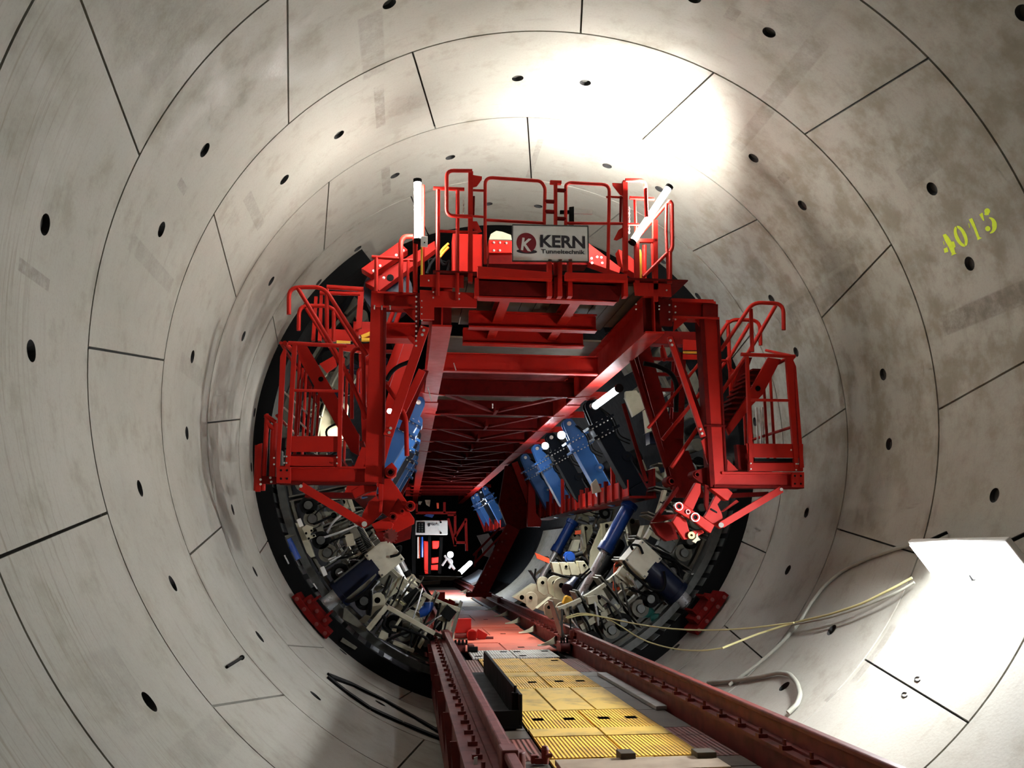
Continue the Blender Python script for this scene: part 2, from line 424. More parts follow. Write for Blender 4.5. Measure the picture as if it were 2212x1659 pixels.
tube_lamp(at(1284, 878, 13.9), at(1338, 838, 12.7), .055, 'short bright lamp tube under the right bridge girder beside the black clamp arm', 'tube2')
tube_lamp(at(859, 856, 12.6), at(866, 828, 12.6), .03, 'short lamp tube behind the left diagonal brace', 'tube2')
round_lamp(at(1213, 940, 16.6), (-.3, -1, -.2), .09, 'bright round work lamp just left of the largest blue clamp arm head')
round_lamp(at(1178, 963, 19), (-.3, -1, -.2), .09, 'smaller round work lamp above the second blue clamp arm')
round_lamp(at(842, 888, 11.6), (-.1, -1, -.2), .04, 'small round work lamp on the left side frame beside the left column')
round_lamp(at(973, 1198, 38), (-.2, -1, -.1), .15, 'distant round work lamp shining above the far end of the right rail')

# ================================================================ top platform (front plane Y about 10.2)
YP = 10.15
tp = T('top_platform', (0, YP, 5.55), 'red top work platform with guard rails and plank floor at the front of the machine', 'platform')
P = lambda x, y, Y=YP: at(x, y, Y)
def rail(name, pts, r=.022, rad=0, par=None, Y=YP, mat='red'):
    mb = MB(); mb.tube([P(x, y, Y) for x, y in pts], r, 10, rad); return B(name, mb, mat, par or tp)
def flat(name, px, d=.02, par=None, Y=YP, mat='red', bevel=0):
    mb = MB(); mb.pp(px, Y, d); return B(name, mb, mat, par or tp, bevel=bevel)
# rounded swing gates at both ends of the front edge
g1 = rail('guard_rail', [(1020, 369), (965, 368.5), (965, 466), (1021, 468)], .024, .09, Y=YP - .06)
rail('guard_rail', [(1351, 389), (1394, 389), (1397, 470)], .024, .09, Y=YP - .06)
rail('guard_rail', [(1048, 570), (1048, 383), (1168, 391), (1177.5, 405), (1175.5, 484), (1175, 560)], .022, .10)
rail('guard_rail', [(1222, 560), (1222, 482), (1222, 400), (1230, 394.5), (1316.5, 399), (1313, 585)], .022, .10)
rail('mid_rail', [(1048, 475), (1176, 482)], .019); rail('mid_rail', [(1222, 482), (1350, 483)], .019); rail('mid_rail', [(1310, 426), (1318, 425), (1350, 427)], .015)
rail('mid_rail', [(1022, 411), (1048, 412)], .016); rail('mid_rail', [(1022, 467), (1048, 469)], .016)
rail('top_rail', [(936, 406.5), (1003, 409)], .024, Y=YP + .04); rail('mid_rail', [(947, 499), (1032, 502)], .018)
rail('top_rail', [(1360, 427.5), (1413, 430)], .024, Y=YP + .04); rail('mid_rail', [(1350, 484), (1380, 485)], .018)
for x, y0, y1 in ((946.5, 410, 640), (988.5, 412, 650)): rail('post', [(x, y0), (x - 1, y1)], .026)
for x, y0, y1 in ((1376, 519, 612), (1416, 475, 650)): flat('post', [(x - 5, y0), (x + 5, y0), (x + 6, y1), (x - 4, y1)], .05)
rail('post', [(1371, 430), (1374, 517)], .018, Y=YP + .05)
# hinge columns
flat('hinge_column', [(1012, 369), (1022, 370), (1021, 610), (1011, 608)], .07, Y=YP - .03)
flat('hinge_column', [(1346, 389), (1356, 389), (1357, 585), (1347, 585)], .07, Y=YP - .03)
for px in ([(1022, 378), (1041, 381), (1041, 387), (1030, 402), (1022, 404)], [(1021, 478), (1030, 478), (1041, 500), (1030, 504), (1021, 492)],
           [(1323, 395), (1346, 396), (1346, 422), (1340, 420), (1324, 400)], [(1345, 491), (1346, 512), (1333, 519), (1326, 517), (1336, 497)]):
    flat('hinge_plate', px, .02)
rail('actuator', [(1341, 424), (1340, 480)], .016, mat='red2'); rail('actuator', [(1024, 424), (1023, 466)], .012, mat='red2')
# centre post with T cap and latches
flat('gate_post', [(1197, 394), (1204, 394), (1204, 640), (1197, 640)], .05); flat('gate_post', [(1189, 389), (1213, 390), (1213, 396), (1189, 395)], .06)
for x0, x1, y in ((1177, 1197, 435), (1204, 1222, 411), (1177, 1197, 457), (1204, 1222, 472)):
    rail('latch', [(x0, y), (x1, y + 1)], .026, mat='red2')
# right outer hooped rail and sloping rails
rail('guard_rail', [(1446, 435), (1451, 440), (1452, 534), (1447, 545)], .030, .05)
rail('guard_rail', [(1440, 440), (1439, 500), (1444, 612)], .020); rail('guard_rail', [(1447, 545), (1447, 612)], .03)
rail('brace', [(1452, 536), (1390, 598)], .022); rail('brace', [(1446, 434), (1375, 516)], .022, Y=YP + .08)
flat('mid_rail', [(1372, 515), (1420, 516), (1420, 523), (1372, 522)], .05)
rail('post', [(1410, 520), (1414, 612)], .03, Y=YP + .25); rail('post', [(1392, 530), (1392, 612)], .03, Y=YP + .3)
# toe boards and floor edge
flat('toe_board', [(907, 593), (945, 593), (1002, 595), (1002, 622), (907, 618)], .02)
flat('toe_board', [(1368, 610), (1449, 613), (1451, 641), (1372, 638)], .02)
flat('toe_board', [(907, 626), (1030, 633), (1030, 664), (938, 662), (938, 690), (907, 689)], .04, Y=YP + .02)
flat('floor_edge', [(1032, 575), (1193, 588), (1193, 603), (1032, 596)], .10, Y=YP - .25); flat('floor_edge', [(1222, 588), (1355, 592), (1355, 606), (1222, 602)], .10, Y=YP - .25)
flat('floor_edge', [(1034, 596), (1190, 604), (1184, 640), (1034, 637)], .03, Y=YP + .05, mat='red2'); flat('floor_edge', [(1226, 604), (1350, 608), (1336, 652), (1230, 645)], .03, Y=YP + .05, mat='red2')
for x in (1188, 1210, 1232, 1030, 1352): flat('hinge_lug', [(x - 4, 560 if 1100 < x < 1300 else 600), (x + 4, 560 if 1100 < x < 1300 else 600), (x + 5, 640), (x - 5, 640)], .12, Y=YP - .1)
# floor frame seen from below
def xbeam(name, px0, px1, Y, hw=.16, h=.22, par=None, mat='red'):
    """cross beam whose lower flange front edge runs through two photo points at distance Y"""
    a, b = at(*px0, Y), at(*px1, Y); z = (a.z + b.z) / 2
    mb = MB(); mb.ibeam((a.x, Y + hw / 2, z + h / 2), (b.x, Y + hw / 2, z + h / 2), hw, h, .022); return B(name, mb, mat, par or tp)
zf = at(1180, 650, 10.2).z
xbeam('floor_beam', (1033, 640), (1332, 655), 10.2, .16, .24)
xbeam('floor_beam', (1013, 705), (1290, 716), 11.35, .16, .24); xbeam('floor_beam', (1000, 740), (1262, 750), 12.25, .16, .24)
xbeam('floor_beam', (910, 694), (962, 696), 10.5, .16, .3)
for x in (-.95, -.62, .02, .38, .78): pass
for xa in (at(1095, 652, 10.2).x, at(1250, 657, 10.2).x):
    mb = MB(); mb.ibeam((xa, 10.3, zf + .14), (xa, 12.3, zf + .12), .13, .2, .02); B('floor_rib', mb, 'red', tp)
for i in range(13):
    x0 = -1.25 + i * .2
    mb = MB(); mb.bx((x0, 10.25, zf + .25), (x0 + .19, 12.3 + .1 * (i % 3), zf + .29)); B('floor_plank', mb, 'wood' if i % 2 else 'dirtywood', tp)
mb = MB(); mb.bx((-1.5, 10.1, zf + .3), (1.75, 12.4, zf + .315)); B('deck_plate', mb, 'red2', tp)
# bolted splice flanges to either side
pts = [(899, 641 + i * 10.6) for i in range(11)]
bolts(tp, [P(x, y, YP - .02) for x, y in pts], (0, -1, 0), .008, .014)
bolts(tp, [P(911, 650 + i * 14, YP - .02) for i in range(5)], (0, -1, 0), .006, .012)
bolts(tp, [P(x, y, YP - .02) for x, y in ((936, 631), (936, 643), (1374, 657), (1374, 668), (1424, 661), (1424, 668), (992, 634), (992, 646), (926, 606), (1440, 627))], (0, -1, 0), .007, .014)

# company board hung on the guard rail
sb = T('name_board', P(1188, 565, YP - .1), 'white sign board with dark lettering and a red round emblem on the front railing', 'sign')
mb = MB(); mb.pp([(1108, 487), (1269, 490), (1270, 565), (1108, 563)], YP - .10, .02); B('panel', mb, 'white', sb)
mb = MB(); c4 = [(1107, 486), (1270, 489), (1271, 566), (1107, 564)]
for i in range(4): mb.bar(P(*c4[i], YP - .09), P(*c4[(i + 1) % 4], YP - .09), .012, .03)
B('rim', mb, 'steel', sb)
def text_mesh(s, mat, parent, origin, ux, uz, size, width=None, bold=0.0, name='lettering', depth=.004):
    cu = bpy.data.curves.new('txt', 'FONT'); cu.body = s; cu.size = 1; cu.offset = bold; cu.resolution_u = 6
    o = bpy.data.objects.new('txt', cu); COL.objects.link(o); dg = bpy.context.evaluated_depsgraph_get(); dg.update()
    me = bpy.data.meshes.new_from_object(o.evaluated_get(dg)); bpy.data.objects.remove(o)
    xs = [v.co.x for v in me.vertices]; ys = [v.co.y for v in me.vertices]; x0, x1 = min(xs), max(xs); y0, y1 = min(ys), max(ys)
    k = size / (y1 - y0); kx = (width / (x1 - x0)) if width else k
    origin, ux, uz = V(origin), V(ux).normalized(), V(uz).normalized(); nrm = ux.cross(uz)
    mb = MB(); n = len(me.vertices)
    A = [origin + ux * ((v.co.x - x0) * kx) + uz * ((v.co.y - y0) * k) for v in me.vertices]
    mb.add([a + nrm * depth for a in A] + A, [tuple(p.vertices) for p in me.polygons])
    for e in me.edges:                                              # rim of the letters
        if sum(1 for p in me.polygons if e.key in p.edge_keys) == 1: mb.f.append((e.vertices[0], e.vertices[1], e.vertices[1] + n, e.vertices[0] + n)); mb.sm.append(False)
    return B(name, mb, mat, parent)
YS = YP - .101
M['ink'] = paint('sign_dark_grey', (.025, .022, .03), .5, 0, .05); M['emblem'] = paint('emblem_dark_red', (.22, .01, .02), .4, 0, .05)
a, b = P(1167, 534, YS), P(1264, 537, YS); text_mesh('KERN', 'ink', sb, a, b - a, (0, 0, 1), .163, (b - a).length, .028)
a, b = P(1169, 546.5, YS), P(1263, 548.5, YS); text_mesh('Tunneltechnik', 'ink', sb, a - V((0, 0, .005)), b - a, (0, 0, 1), .055, (b - a).length, .012)
cc = P(1137, 524.5, YS)
def disc(c, rx, rz, d, n=40): return [c + V((math.cos(2 * math.pi * i / n) * rx, -d, math.sin(2 * math.pi * i / n) * rz)) for i in range(n)]
mb = MB(); mb.prism(disc(cc, .125, .13, .003), (0, .004, 0)); B('emblem', mb, 'emblem', sb)
mb = MB(); mb.prism(disc(P(1138, 543, YS), .13, .03, .0), (0, .004, 0)); B('emblem_shadow', mb, 'ink', sb)
text_mesh('K', 'white', sb, P(1125, 540, YS - .0035), (1, 0, -.12), (.12, 0, 1), .165, .13, .03)
# hanging chains behind the hinge columns
for cx, y0, y1, lab in ((1001, 430, 465, 'short steel chain hanging by the left gate of the top platform'), (1359, 449, 505, 'short steel chain hanging by the right gate of the top platform')):
    mb = MB(); k = 0; y = y0
    while y < y1:
        c = P(cx, y, YP + .02); ring = [c + (V((math.cos(t) * .009, 0, math.sin(t) * .016)) if k % 2 else V((0, math.cos(t) * .009, math.sin(t) * .016))) for t in [2 * math.pi * i / 10 for i in range(10)]]
        mb.tube(ring, .0035, 6, closed=True); y += 4.1; k += 1
    B('chain', mb, 'bolt', None, lab, 'chain')
# bracket with small white bar sign on centre railing
mb = MB(); mb.pp([(1230, 447), (1240, 446), (1240, 485), (1230, 484)], YP + .02, .04); mb.pp([(1210, 454), (1231, 454), (1231, 461), (1210, 461)], YP + .03, .03); t_ = T('sensor_bracket', P(1235, 484), 'small dark bracket with a pale bar on the railing above the white sign', 'bracket')
B('bracket', mb, 'black', t_); mb = MB(); mb.pp([(1240, 452), (1280, 453), (1280, 462), (1240, 461)], YP + .02, .03); B('bar', mb, 'white', t_)

# ================================================================ lamp posts and side rails left of the top platform
lp = T('lamp_mast', P(895, 632, 10.2), 'red tubular rail frame with lamp mast left of the top platform', 'rail')
rail('post', [(866, 632), (866, 520), (874, 511), (892, 511)], .030, .06, lp, 10.35); rail('post', [(897, 632), (897, 512)], .030, 0, lp, 10.22)
rail('post', [(880, 632), (882, 562)], .02, 0, lp, 10.45); rail('post', [(812, 630), (813, 556)], .025, 0, lp, 10.35)
rail('top_rail', [(803, 555), (862, 559)], .022, 0, lp, 10.35); rail('post', [(914, 592), (915, 400)], .018, 0, lp, 10.25); rail('mid_rail', [(868, 562), (896, 562)], .018, 0, lp, 10.45)
t_ = T('switch_box', P(916, 529, 10.1), 'small white lamp switch box below the left lamp tube', 'box'); flat('housing', [(909, 510), (924, 510), (924, 531), (909, 530)], .06, t_, 10.08, 'white', .004)
bolts(t_, [P(917, 524, 10.08)], (0, -1, 0), .006, .008, 'black')
mb = MB(); mb.tube([P(911, 529, 10.15), P(911, 560, 10.15), P(911, 594, 10.15)], .014); B('conduit', mb, 'yellow', None, 'upright yellow conduit below the white switch box', 'conduit')
mb = MB(); mb.tube([P(1381, 540, 10.3), P(1383, 550, 10.3), P(1384, 612, 10.3)], .020, rad=.03); B('conduit', mb, 'yellow', None, 'upright yellow hose inside the right railing of the top platform', 'hose')

# ================================================================ cross head and hoist arch behind the platform
ha = T('hoist_arch', (0, 12.0, 6.3), 'red bolted hoist arch with sloping arms behind the top platform', 'arch')
def boxpx(name, px, Y, d, par, mat='red', bevel=.006): return flat(name, px, d, par, Y, mat, bevel)
boxpx('left_channel', [(780, 580), (862, 522), (881, 540), (802, 593)], 11.6, .22, ha); boxpx('left_channel', [(788, 610), (939, 520), (941, 538), (820, 628)], 11.9, .22, ha)
boxpx('centre_box', [(1056, 518), (1108, 520), (1106, 546), (1056, 546)], 12.0, .3, ha); boxpx('centre_box', [(1056, 546), (1270, 556), (1270, 572), (1056, 570)], 12.1, .3, ha, 'red2')
boxpx('right_channel', [(1270, 524), (1298, 545), (1341, 578), (1338, 590), (1270, 566)], 12.0, .22, ha)
boxpx('right_channel', [(1336, 538), (1352, 546), (1392, 580), (1380, 596), (1344, 575)], 12.4, .22, ha)
bolts(ha, [at(x, y, 11.59) for x, y in ((821, 574), (856, 551), (871, 541), (807, 585), (829, 600))], (0, -1, 0), .013, .02)
bolts(ha, [at(x, y, 11.99) for x, y in ((1067, 524), (1080, 524), (1094, 525), (1067, 541), (1080, 541), (1278, 558), (1290, 555), (1299, 556), (1279, 568), (1301, 568))], (0, -1, 0), .012, .02)
bolts(ha, [at(843, 600, 11.89)], (0, -1, 0), .035, .006, 'black')
# red electrical cabinet and yellow hoses between the posts
t_ = T('control_cabinet', at(1010, 590, 10.9), 'bright red control cabinet on the top platform left of the sign', 'cabinet')
boxpx('body', [(978, 504), (1042, 506), (1042, 592), (978, 590)], 10.9, .35, t_); boxpx('notice', [(1009, 541), (1024, 541), (1024, 562), (1009, 562)], 10.885, .012, t_, 'white', 0)
boxpx('door', [(980, 507), (1040, 509), (1040, 588), (980, 586)], 10.88, .02, t_, 'red', .003)
for k, (p, lab) in enumerate(((((950, 548), (956, 538), (969, 526)), 'upper yellow hose bending beside the red control cabinet'), (((950, 556), (958, 545), (969, 534)), 'lower yellow hose bending beside the red control cabinet'))):
    mb = MB(); mb.tube([at(*q, 11.0) for q in p], .018, 10, .1); B('hose', mb, 'yellow', None, lab, 'hose')
mb = MB(); mb.tube([at(x, y, 11.2) for x, y in ((922, 590), (930, 570), (945, 552), (960, 575), (972, 560), (966, 590))], .02, 8, .1); mb.tube([at(x, y, 11.3) for x, y in ((930, 592), (925, 560), (940, 560), (970, 568))], .012, 8, .1)
B('hose_bundle', mb, 'rubber', None, 'tangle of black hoses left of the red control cabinet', 'hose bundle')
mb = MB(); mb.pp([(1060, 505), (1072, 498), (1085, 500), (1104, 507), (1106, 518), (1056, 517)], 12.6, .25); B('hopper_block', mb, 'cream', None, 'cream machine block peeping over the hoist arch left of the sign', 'block', bevel=.01)
t_ = T('shield_hose_reel', at(850, 625, 12.2), 'dark blue drum under the left sloping arm of the hoist arch', 'drum'); mb = MB(); c = at(838, 628, 12.2); mb.cyl(c, c + V((0, .5, 0)), .34, 28); mb.pipe(c - V((0, .03, 0)), c + V((0, .02, 0)), .36, .3, 28); B('drum', mb, 'dblue', t_)

# ================================================================ side portal frames (left and right), front plane Y = 10.4
def ibx(name, p0, p1, w, h, par, mat='red', t=.022, up=(0, 1, 0)):
    mb = MB(); mb.ibeam(p0, p1, w, h, t, up); return B(name, mb, mat, par)
YF = 10.4
# left frame
lf = T('portal_frame', at(700, 1043, YF), 'dark red left portal frame of column, foot beam and top beam carrying the left basket', 'frame')
boxpx('column', [(802, 630), (829, 631), (826, 1043), (787, 1042)], YF, .02, lf, 'red', .003); boxpx('column', [(812, 640), (816, 640), (811, 1040), (807, 1040)], YF + .02, .22, lf, 'red', 0)
boxpx('column', [(829, 663), (834, 663), (830, 1045), (825, 1045)], YF - .02, .24, lf, 'red2', 0)
boxpx('top_beam', [(802, 630), (905, 635), (905, 663), (802, 659)], YF + .06, .02, lf, 'red', 0); boxpx('top_beam', [(802, 628), (905, 633), (905, 637), (802, 632)], YF - .03, .2, lf, 'red', 0)
boxpx('top_beam', [(802, 659), (905, 663), (905, 667), (802, 663)], YF - .03, .2, lf, 'red', 0)
boxpx('splice_plate', [(899, 633), (907, 633), (904, 750), (896, 744)], YF - .06, .05, lf, 'red2', 0)
boxpx('haunch', [(870, 668), (898, 668), (897, 694)], YF + .03, .03, lf, 'red', 0); boxpx('haunch', [(878, 727), (896, 727), (895, 746)], YF + .1, .03, lf, 'red', 0)
boxpx('foot_beam', [(600, 1008), (790, 1010), (790, 1043), (600, 1043)], YF + .05, .02, lf, 'red', 0); boxpx('foot_beam', [(600, 1006), (790, 1008), (790, 1012), (600, 1011)], YF - .03, .2, lf, 'red', 0)
boxpx('foot_beam', [(600, 1040), (812, 1042), (812, 1047), (600, 1045)], YF - .03, .2, lf, 'red2', 0)
boxpx('end_plate', [(597, 1008), (628, 1009), (628, 1044), (597, 1043)], YF - .05, .04, lf, 'red', .003)
bolts(lf, [at(x, y, YF - .05) for x, y in ((607, 1016), (620, 1016), (607, 1034), (620, 1034))], (0, -1, 0), .009, .008, 'black')
boxpx('inner_web', [(788, 1010), (824, 900), (826, 1043)], YF + .03, .03, lf, 'red', 0)
bolts(lf, [at(x, y, YF - .035) for x, y in ((809, 660), (825, 661), (843, 661))], (0, 0, -1), .008, .05)
# right frame
rf = T('portal_frame', at(1640, 1053, YF), 'bright red right portal frame of column, foot beam and top beam carrying the right basket', 'frame')
boxpx('column', [(1521, 687), (1550, 688), (1569, 1022), (1543, 1050), (1535, 1050)], YF, .02, rf, 'red', .003); boxpx('column', [(1531, 690), (1535, 690), (1555, 1030), (1550, 1034)], YF + .02, .22, rf, 'red', 0)
boxpx('column', [(1512, 687), (1521, 687), (1545, 1052), (1535, 1052)], YF - .01, .20, rf, 'red2', 0); boxpx('column', [(1549, 688), (1554, 688), (1571, 1022), (1567, 1022)], YF - .02, .24, rf, 'red2', 0)
boxpx('top_beam', [(1452, 648), (1546, 651), (1550, 682), (1452, 682)], YF + .06, .02, rf, 'red', 0); boxpx('top_beam', [(1450, 644), (1541, 647), (1544, 655), (1450, 651)], YF - .03, .2, rf, 'red', 0)
boxpx('top_beam', [(1450, 682), (1554, 685), (1554, 690), (1450, 686)], YF - .03, .2, rf, 'red', 0); boxpx('top_beam', [(1519, 655), (1551, 657), (1551, 687), (1519, 686)], YF - .02, .1, rf, 'red2', 0)
boxpx('splice_plate', [(1424, 646), (1452, 648), (1453, 704), (1426, 702)], YF - .06, .05, rf, 'red2', 0)
boxpx('haunch', [(1456, 690), (1488, 688), (1455, 716)], YF + .03, .03, rf, 'red', 0); boxpx('haunch', [(1512, 688), (1512, 706), (1500, 688)], YF + .02, .02, rf, 'red', 0)
boxpx('joint_flange', [(1521, 917), (1567, 918), (1568, 922), (1522, 921)], YF - .03, .24, rf, 'red2', 0)
boxpx('foot_beam', [(1543, 1050), (1568, 1022), (1737, 1022), (1737, 1050)], YF + .05, .02, rf, 'red', 0); boxpx('foot_beam', [(1560, 1019), (1737, 1020), (1737, 1024), (1560, 1024)], YF - .03, .2, rf, 'red', 0)
boxpx('foot_beam', [(1543, 1048), (1737, 1050), (1737, 1055), (1543, 1053)], YF - .03, .2, rf, 'red2', 0)
boxpx('end_plate', [(1711, 1021), (1737, 1020), (1737, 1053), (1711, 1052)], YF - .05, .04, rf, 'red', .003)
bolts(rf, [at(x, y, YF - .05) for x, y in ((1717, 1028), (1730, 1028), (1717, 1045), (1730, 1045))], (0, -1, 0), .009, .008, 'black')
boxpx('gusset', [(1571, 992), (1595, 1016), (1571, 1020)], YF + .03, .03, rf, 'red', 0)
boxpx('inner_web', [(1515, 952), (1533, 940), (1540, 1040)], YF + .03, .03, rf, 'red', 0)
bolts(rf, [at(x, y, YF - .06) for x, y in ((1446, 659), (1446, 674), (1446, 690), (1459, 662), (1459, 675), (1459, 690))], (0, -1, 0), .008, .014)

# ================================================================ baskets
def basket(par, posts, toprail, mid, toe, low, slot, side, lock):
    for px in posts: boxpx('post', px, YF - .05, .05, par, 'red', .003)
    mb = MB(); mb.tube([at(x, y, YF - .03) for x, y in toprail], .026); B('top_rail', mb, 'red', par)
    mb = MB(); mb.tube([at(x, y, YF - .03) for x, y in mid], .019); B('mid_rail', mb, 'red', par)
    boxpx('toe_board', toe, YF - .03, .02, par, 'red', .002); boxpx('floor_channel', low, YF - .03, .05, par, 'red', .002)
    a, b = at(*low[0], YF), at(*low[1], YF)
    mb = MB(); mb.bx((a.x, YF, a.z - .02), (b.x, YF + 1.5, a.z + .02)); B('floor_plate', mb, 'red2', par)
    for y in (YF + .75, YF + 1.5):
        for px in posts[-2:]:
            x = at(*px[0], YF).x; z0 = a.z; z1 = at(*toprail[0], YF).z
            mb = MB(); mb.tube([(x, y, z0), (x, y, z1)], .02); B('post', mb, 'red', par)
    for f in (.35, 1):
        x = at(*posts[side][0], YF).x; z = a.z + (at(*toprail[0], YF).z - a.z) * f
        mb = MB(); mb.tube([(x, YF, z), (x, YF + 1.5, z)], .02); B('side_rail', mb, 'red', par)
    bolts(par, [at(x, y, YF - .055) for x, y in lock], (0, -1, 0), .007, .012)
bl = T('work_basket', at(660, 1008, YF), 'dark red left work basket with railings on the foot beam beside the concrete wall', 'basket')
basket(bl, [[(605, 770), (613, 752), (618, 756), (604, 1010), (596, 1010)], [(631, 742), (641, 744), (626, 1008), (616, 1008)], [(732, 748), (741, 748), (737, 1008), (728, 1008)]],
       [(623, 741), (749, 748)], [(626, 843), (735, 845)], [(626, 942), (730, 942), (729, 976), (622, 976)], [(622, 985), (735, 987), (735, 1009), (620, 1009)], None, 0, [(592, 989), (592, 1003), (614, 986), (619, 986), (614, 1000), (619, 1000), (728, 988), (728, 1001)])
mb = MB(); mb.tube([at(615, 741, YF), at(638, 764, YF + .5)], .03); B('top_rail', mb, 'red', bl)
br = T('work_basket', at(1670, 1018, YF), 'bright red right work basket with railings on the foot beam against the grey wall', 'basket')
basket(br, [[(1612, 770), (1618, 770), (1628, 1015), (1619, 1015)], [(1698, 770), (1714, 770), (1725, 1010), (1717, 1010)], [(1714, 778), (1720, 792), (1737, 1010), (1729, 1010)]],
       [(1601, 765.5), (1717, 770)], [(1618, 864), (1712, 865)], [(1612, 958), (1735, 959), (1735, 989), (1616, 988)], [(1618, 1000), (1735, 1000), (1735, 1018), (1618, 1018)], None, 2, [(1622, 1001), (1622, 1013), (1720, 1002), (1724, 1002), (1720, 1015), (1709, 972)])
boxpx('slot_plate', [(1630, 990), (1712, 990), (1712, 999), (1630, 999)], YF, .02, br, 'black', 0)
mb = MB(); mb.tube([at(1700, 790, YF), at(1716, 770, YF), at(1655, 757, YF + .9)], .02); B('brace', mb, 'red', br)
mb = MB(); mb.tube([at(1700, 774, YF + .1), at(1650, 800, YF + 1.2)], .02); B('brace', mb, 'red', br)
boxpx('latch_box', [(1591, 960), (1612, 962), (1616, 1015), (1596, 1015)], YF + .1, .1, br, 'red2', 0)
# outer folding gate left, touching the wall
og = T('folding_gate', at(575, 1040, YF + .6), 'dark red folding gate hanging against the wall outside the left basket', 'gate')
for px in ([(575, 895), (577, 900), (568, 1060)], [(595, 914), (590, 1030)], [(573, 897), (596, 913)], [(574, 912), (592, 928)], [(556, 962), (553, 1060)], [(590, 930), (586, 1036)]):
    mb = MB(); mb.tube([at(x, y, YF + .5) for x, y in px], .03); B('gate_tube', mb, 'red', og)
boxpx('panel', [(556, 960), (566, 957), (562, 1062), (551, 1062)], YF + .45, .04, og, 'red', .003); boxpx('panel', [(566, 1028), (600, 1030), (600, 1045), (562, 1045)], YF + .45, .1, og, 'red2', .003)
bolts(og, [at(x, y, YF + .44) for x, y in ((563, 1036), (563, 1046), (584, 1032), (586, 1041))], (0, -1, 0), .010, .012)

# stair stringers and handrails
sl = T('access_stair', at(700, 1000, 11.2), 'dark red left access stair with hooked tubular handrails behind the left basket', 'stair')
boxpx('stringer', [(640, 745), (662, 745), (776, 940), (776, 985), (758, 975), (646, 775)], 10.75, .05, sl, 'red', .003)
boxpx('stringer', [(640, 784), (648, 786), (690, 862), (684, 872), (640, 800)], 11.9, .05, sl, 'red2', 0)
bolts(sl, [at(693, 819, 10.74)], (0, -1, 0), .022, .004, 'black')
for i in range(11):
    f = i / 10; x = 655 + 100 * f; y = 790 + 165 * f
    a = at(x, y, 10.85); mb = MB(); mb.bx((a.x, 10.8, a.z - .015), (a.x + .18, 11.25, a.z + .01)); B('tread', mb, 'red2', sl)
def hand(par, pts, Y, r=.027, rad=.13):
    mb = MB(); mb.tube([at(x, y, Y) for x, y in pts], r, 12, rad); B('handrail', mb, 'red', par)
hand(sl, [(624, 679), (624, 621), (700, 620), (793, 768)], 10.55); hand(sl, [(643, 622), (714, 739), (756, 818), (792, 905)], 10.55, rad=.3)
hand(sl, [(706, 624), (706, 738)], 10.56); hand(sl, [(645, 714), (646, 660), (718, 661), (776, 753)], 11.3); hand(sl, [(662, 666), (700, 727), (790, 880)], 11.3); hand(sl, [(721, 672), (721, 738)], 11.3)
hand(sl, [(706, 620), (785, 625)], 11.9, .035, 0); hand(sl, [(691, 633), (778, 635)], 11.9, .03, 0)
for px in ([(774, 626), (786, 626), (781, 708), (768, 712)], [(691, 628), (697, 628), (694, 736), (686, 736)], [(679, 640), (686, 640), (680, 736), (672, 736)]): boxpx('post', px, 11.9, .06, sl, 'red', .003)
boxpx('toe_board', [(707, 710), (775, 714), (775, 737), (707, 735)], 11.95, .02, sl, 'red', 0); boxpx('toe_board', [(735, 743), (780, 745), (780, 763), (735, 757)], 11.9, .03, sl, 'red', 0)
boxpx('notice', [(727, 735), (757, 737), (757, 742), (727, 741)], 11.9, .02, sl, 'yellow', 0)
boxpx('web_plate', [(690, 786), (722, 768), (728, 790), (706, 806)], 11.8, .04, sl, 'red', 0)
hand(sl, [(760, 905), (760, 762), (770, 752), (785, 756), (787, 905)], 10.7, .026, .08); hand(sl, [(772, 860), (773, 800), (785, 792)], 10.9, .02, .05)
for i, (y0) in enumerate((714, 728)):
    mb = MB(); mb.tube([at(781, y0 + 14 - 8 * i, 12.3), at(800, y0 + 6, 12.3)], .03); B('hose', mb, 'yellow', None, ('upper' if i else 'lower') + ' yellow hose stub left of the left column', 'hose')
# thin light rods and bars inside left basket
lr = T('ladder_rack', at(640, 940, 11.3), 'red ladder with bright edges standing inside the left basket', 'ladder')
for x0, x1 in ((646, 637), (655, 643), (671, 664), (681, 673), (690, 684)):
    mb = MB(); mb.bar(at(x0, 795 if x0 < 660 else 835, 11.3), at(x1, 941, 11.3), .03, .03); B('stile', mb, 'red', lr)
for y in (846, 880, 915):
    mb = MB(); mb.tube([at(613, y, 11.2), at(672, y + 55, 11.4)], .012); B('rung', mb, 'bolt', lr)
sr = T('access_stair', at(1620, 960, 11.2), 'red right access stair with hooked tubular handrails behind the right basket', 'stair')
boxpx('stringer', [(1660, 772), (1687, 776), (1648, 852), (1625, 875), (1575, 940), (1569, 925), (1610, 862)], 10.75, .05, sr, 'red', .003)
boxpx('stringer', [(1608, 772), (1625, 772), (1600, 840), (1585, 835)], 11.7, .05, sr, 'red2', 0)
bolts(sr, [at(1637.5, 839, 10.74)], (0, -1, 0), .024, .004, 'black')
for i in range(11):
    f = i / 10; x = 1650 - 75 * f; y = 800 + 120 * f
    a = at(x, y, 10.85); mb = MB(); mb.bx((a.x - .18, 10.8, a.z - .015), (a.x, 11.25, a.z + .01)); B('tread', mb, 'red2', sr)
hand(sr, [(1693, 713), (1692, 656), (1626, 653), (1557, 757)], 10.55); hand(sr, [(1675, 661), (1617, 761), (1450, 1010)], 10.75, rad=0)
hand(sr, [(1622, 668), (1625, 760)], 10.6); hand(sr, [(1643, 746), (1641, 692), (1576, 690), (1552, 728)], 11.3); hand(sr, [(1619, 700), (1577, 770), (1431, 950)], 11.3, rad=0)
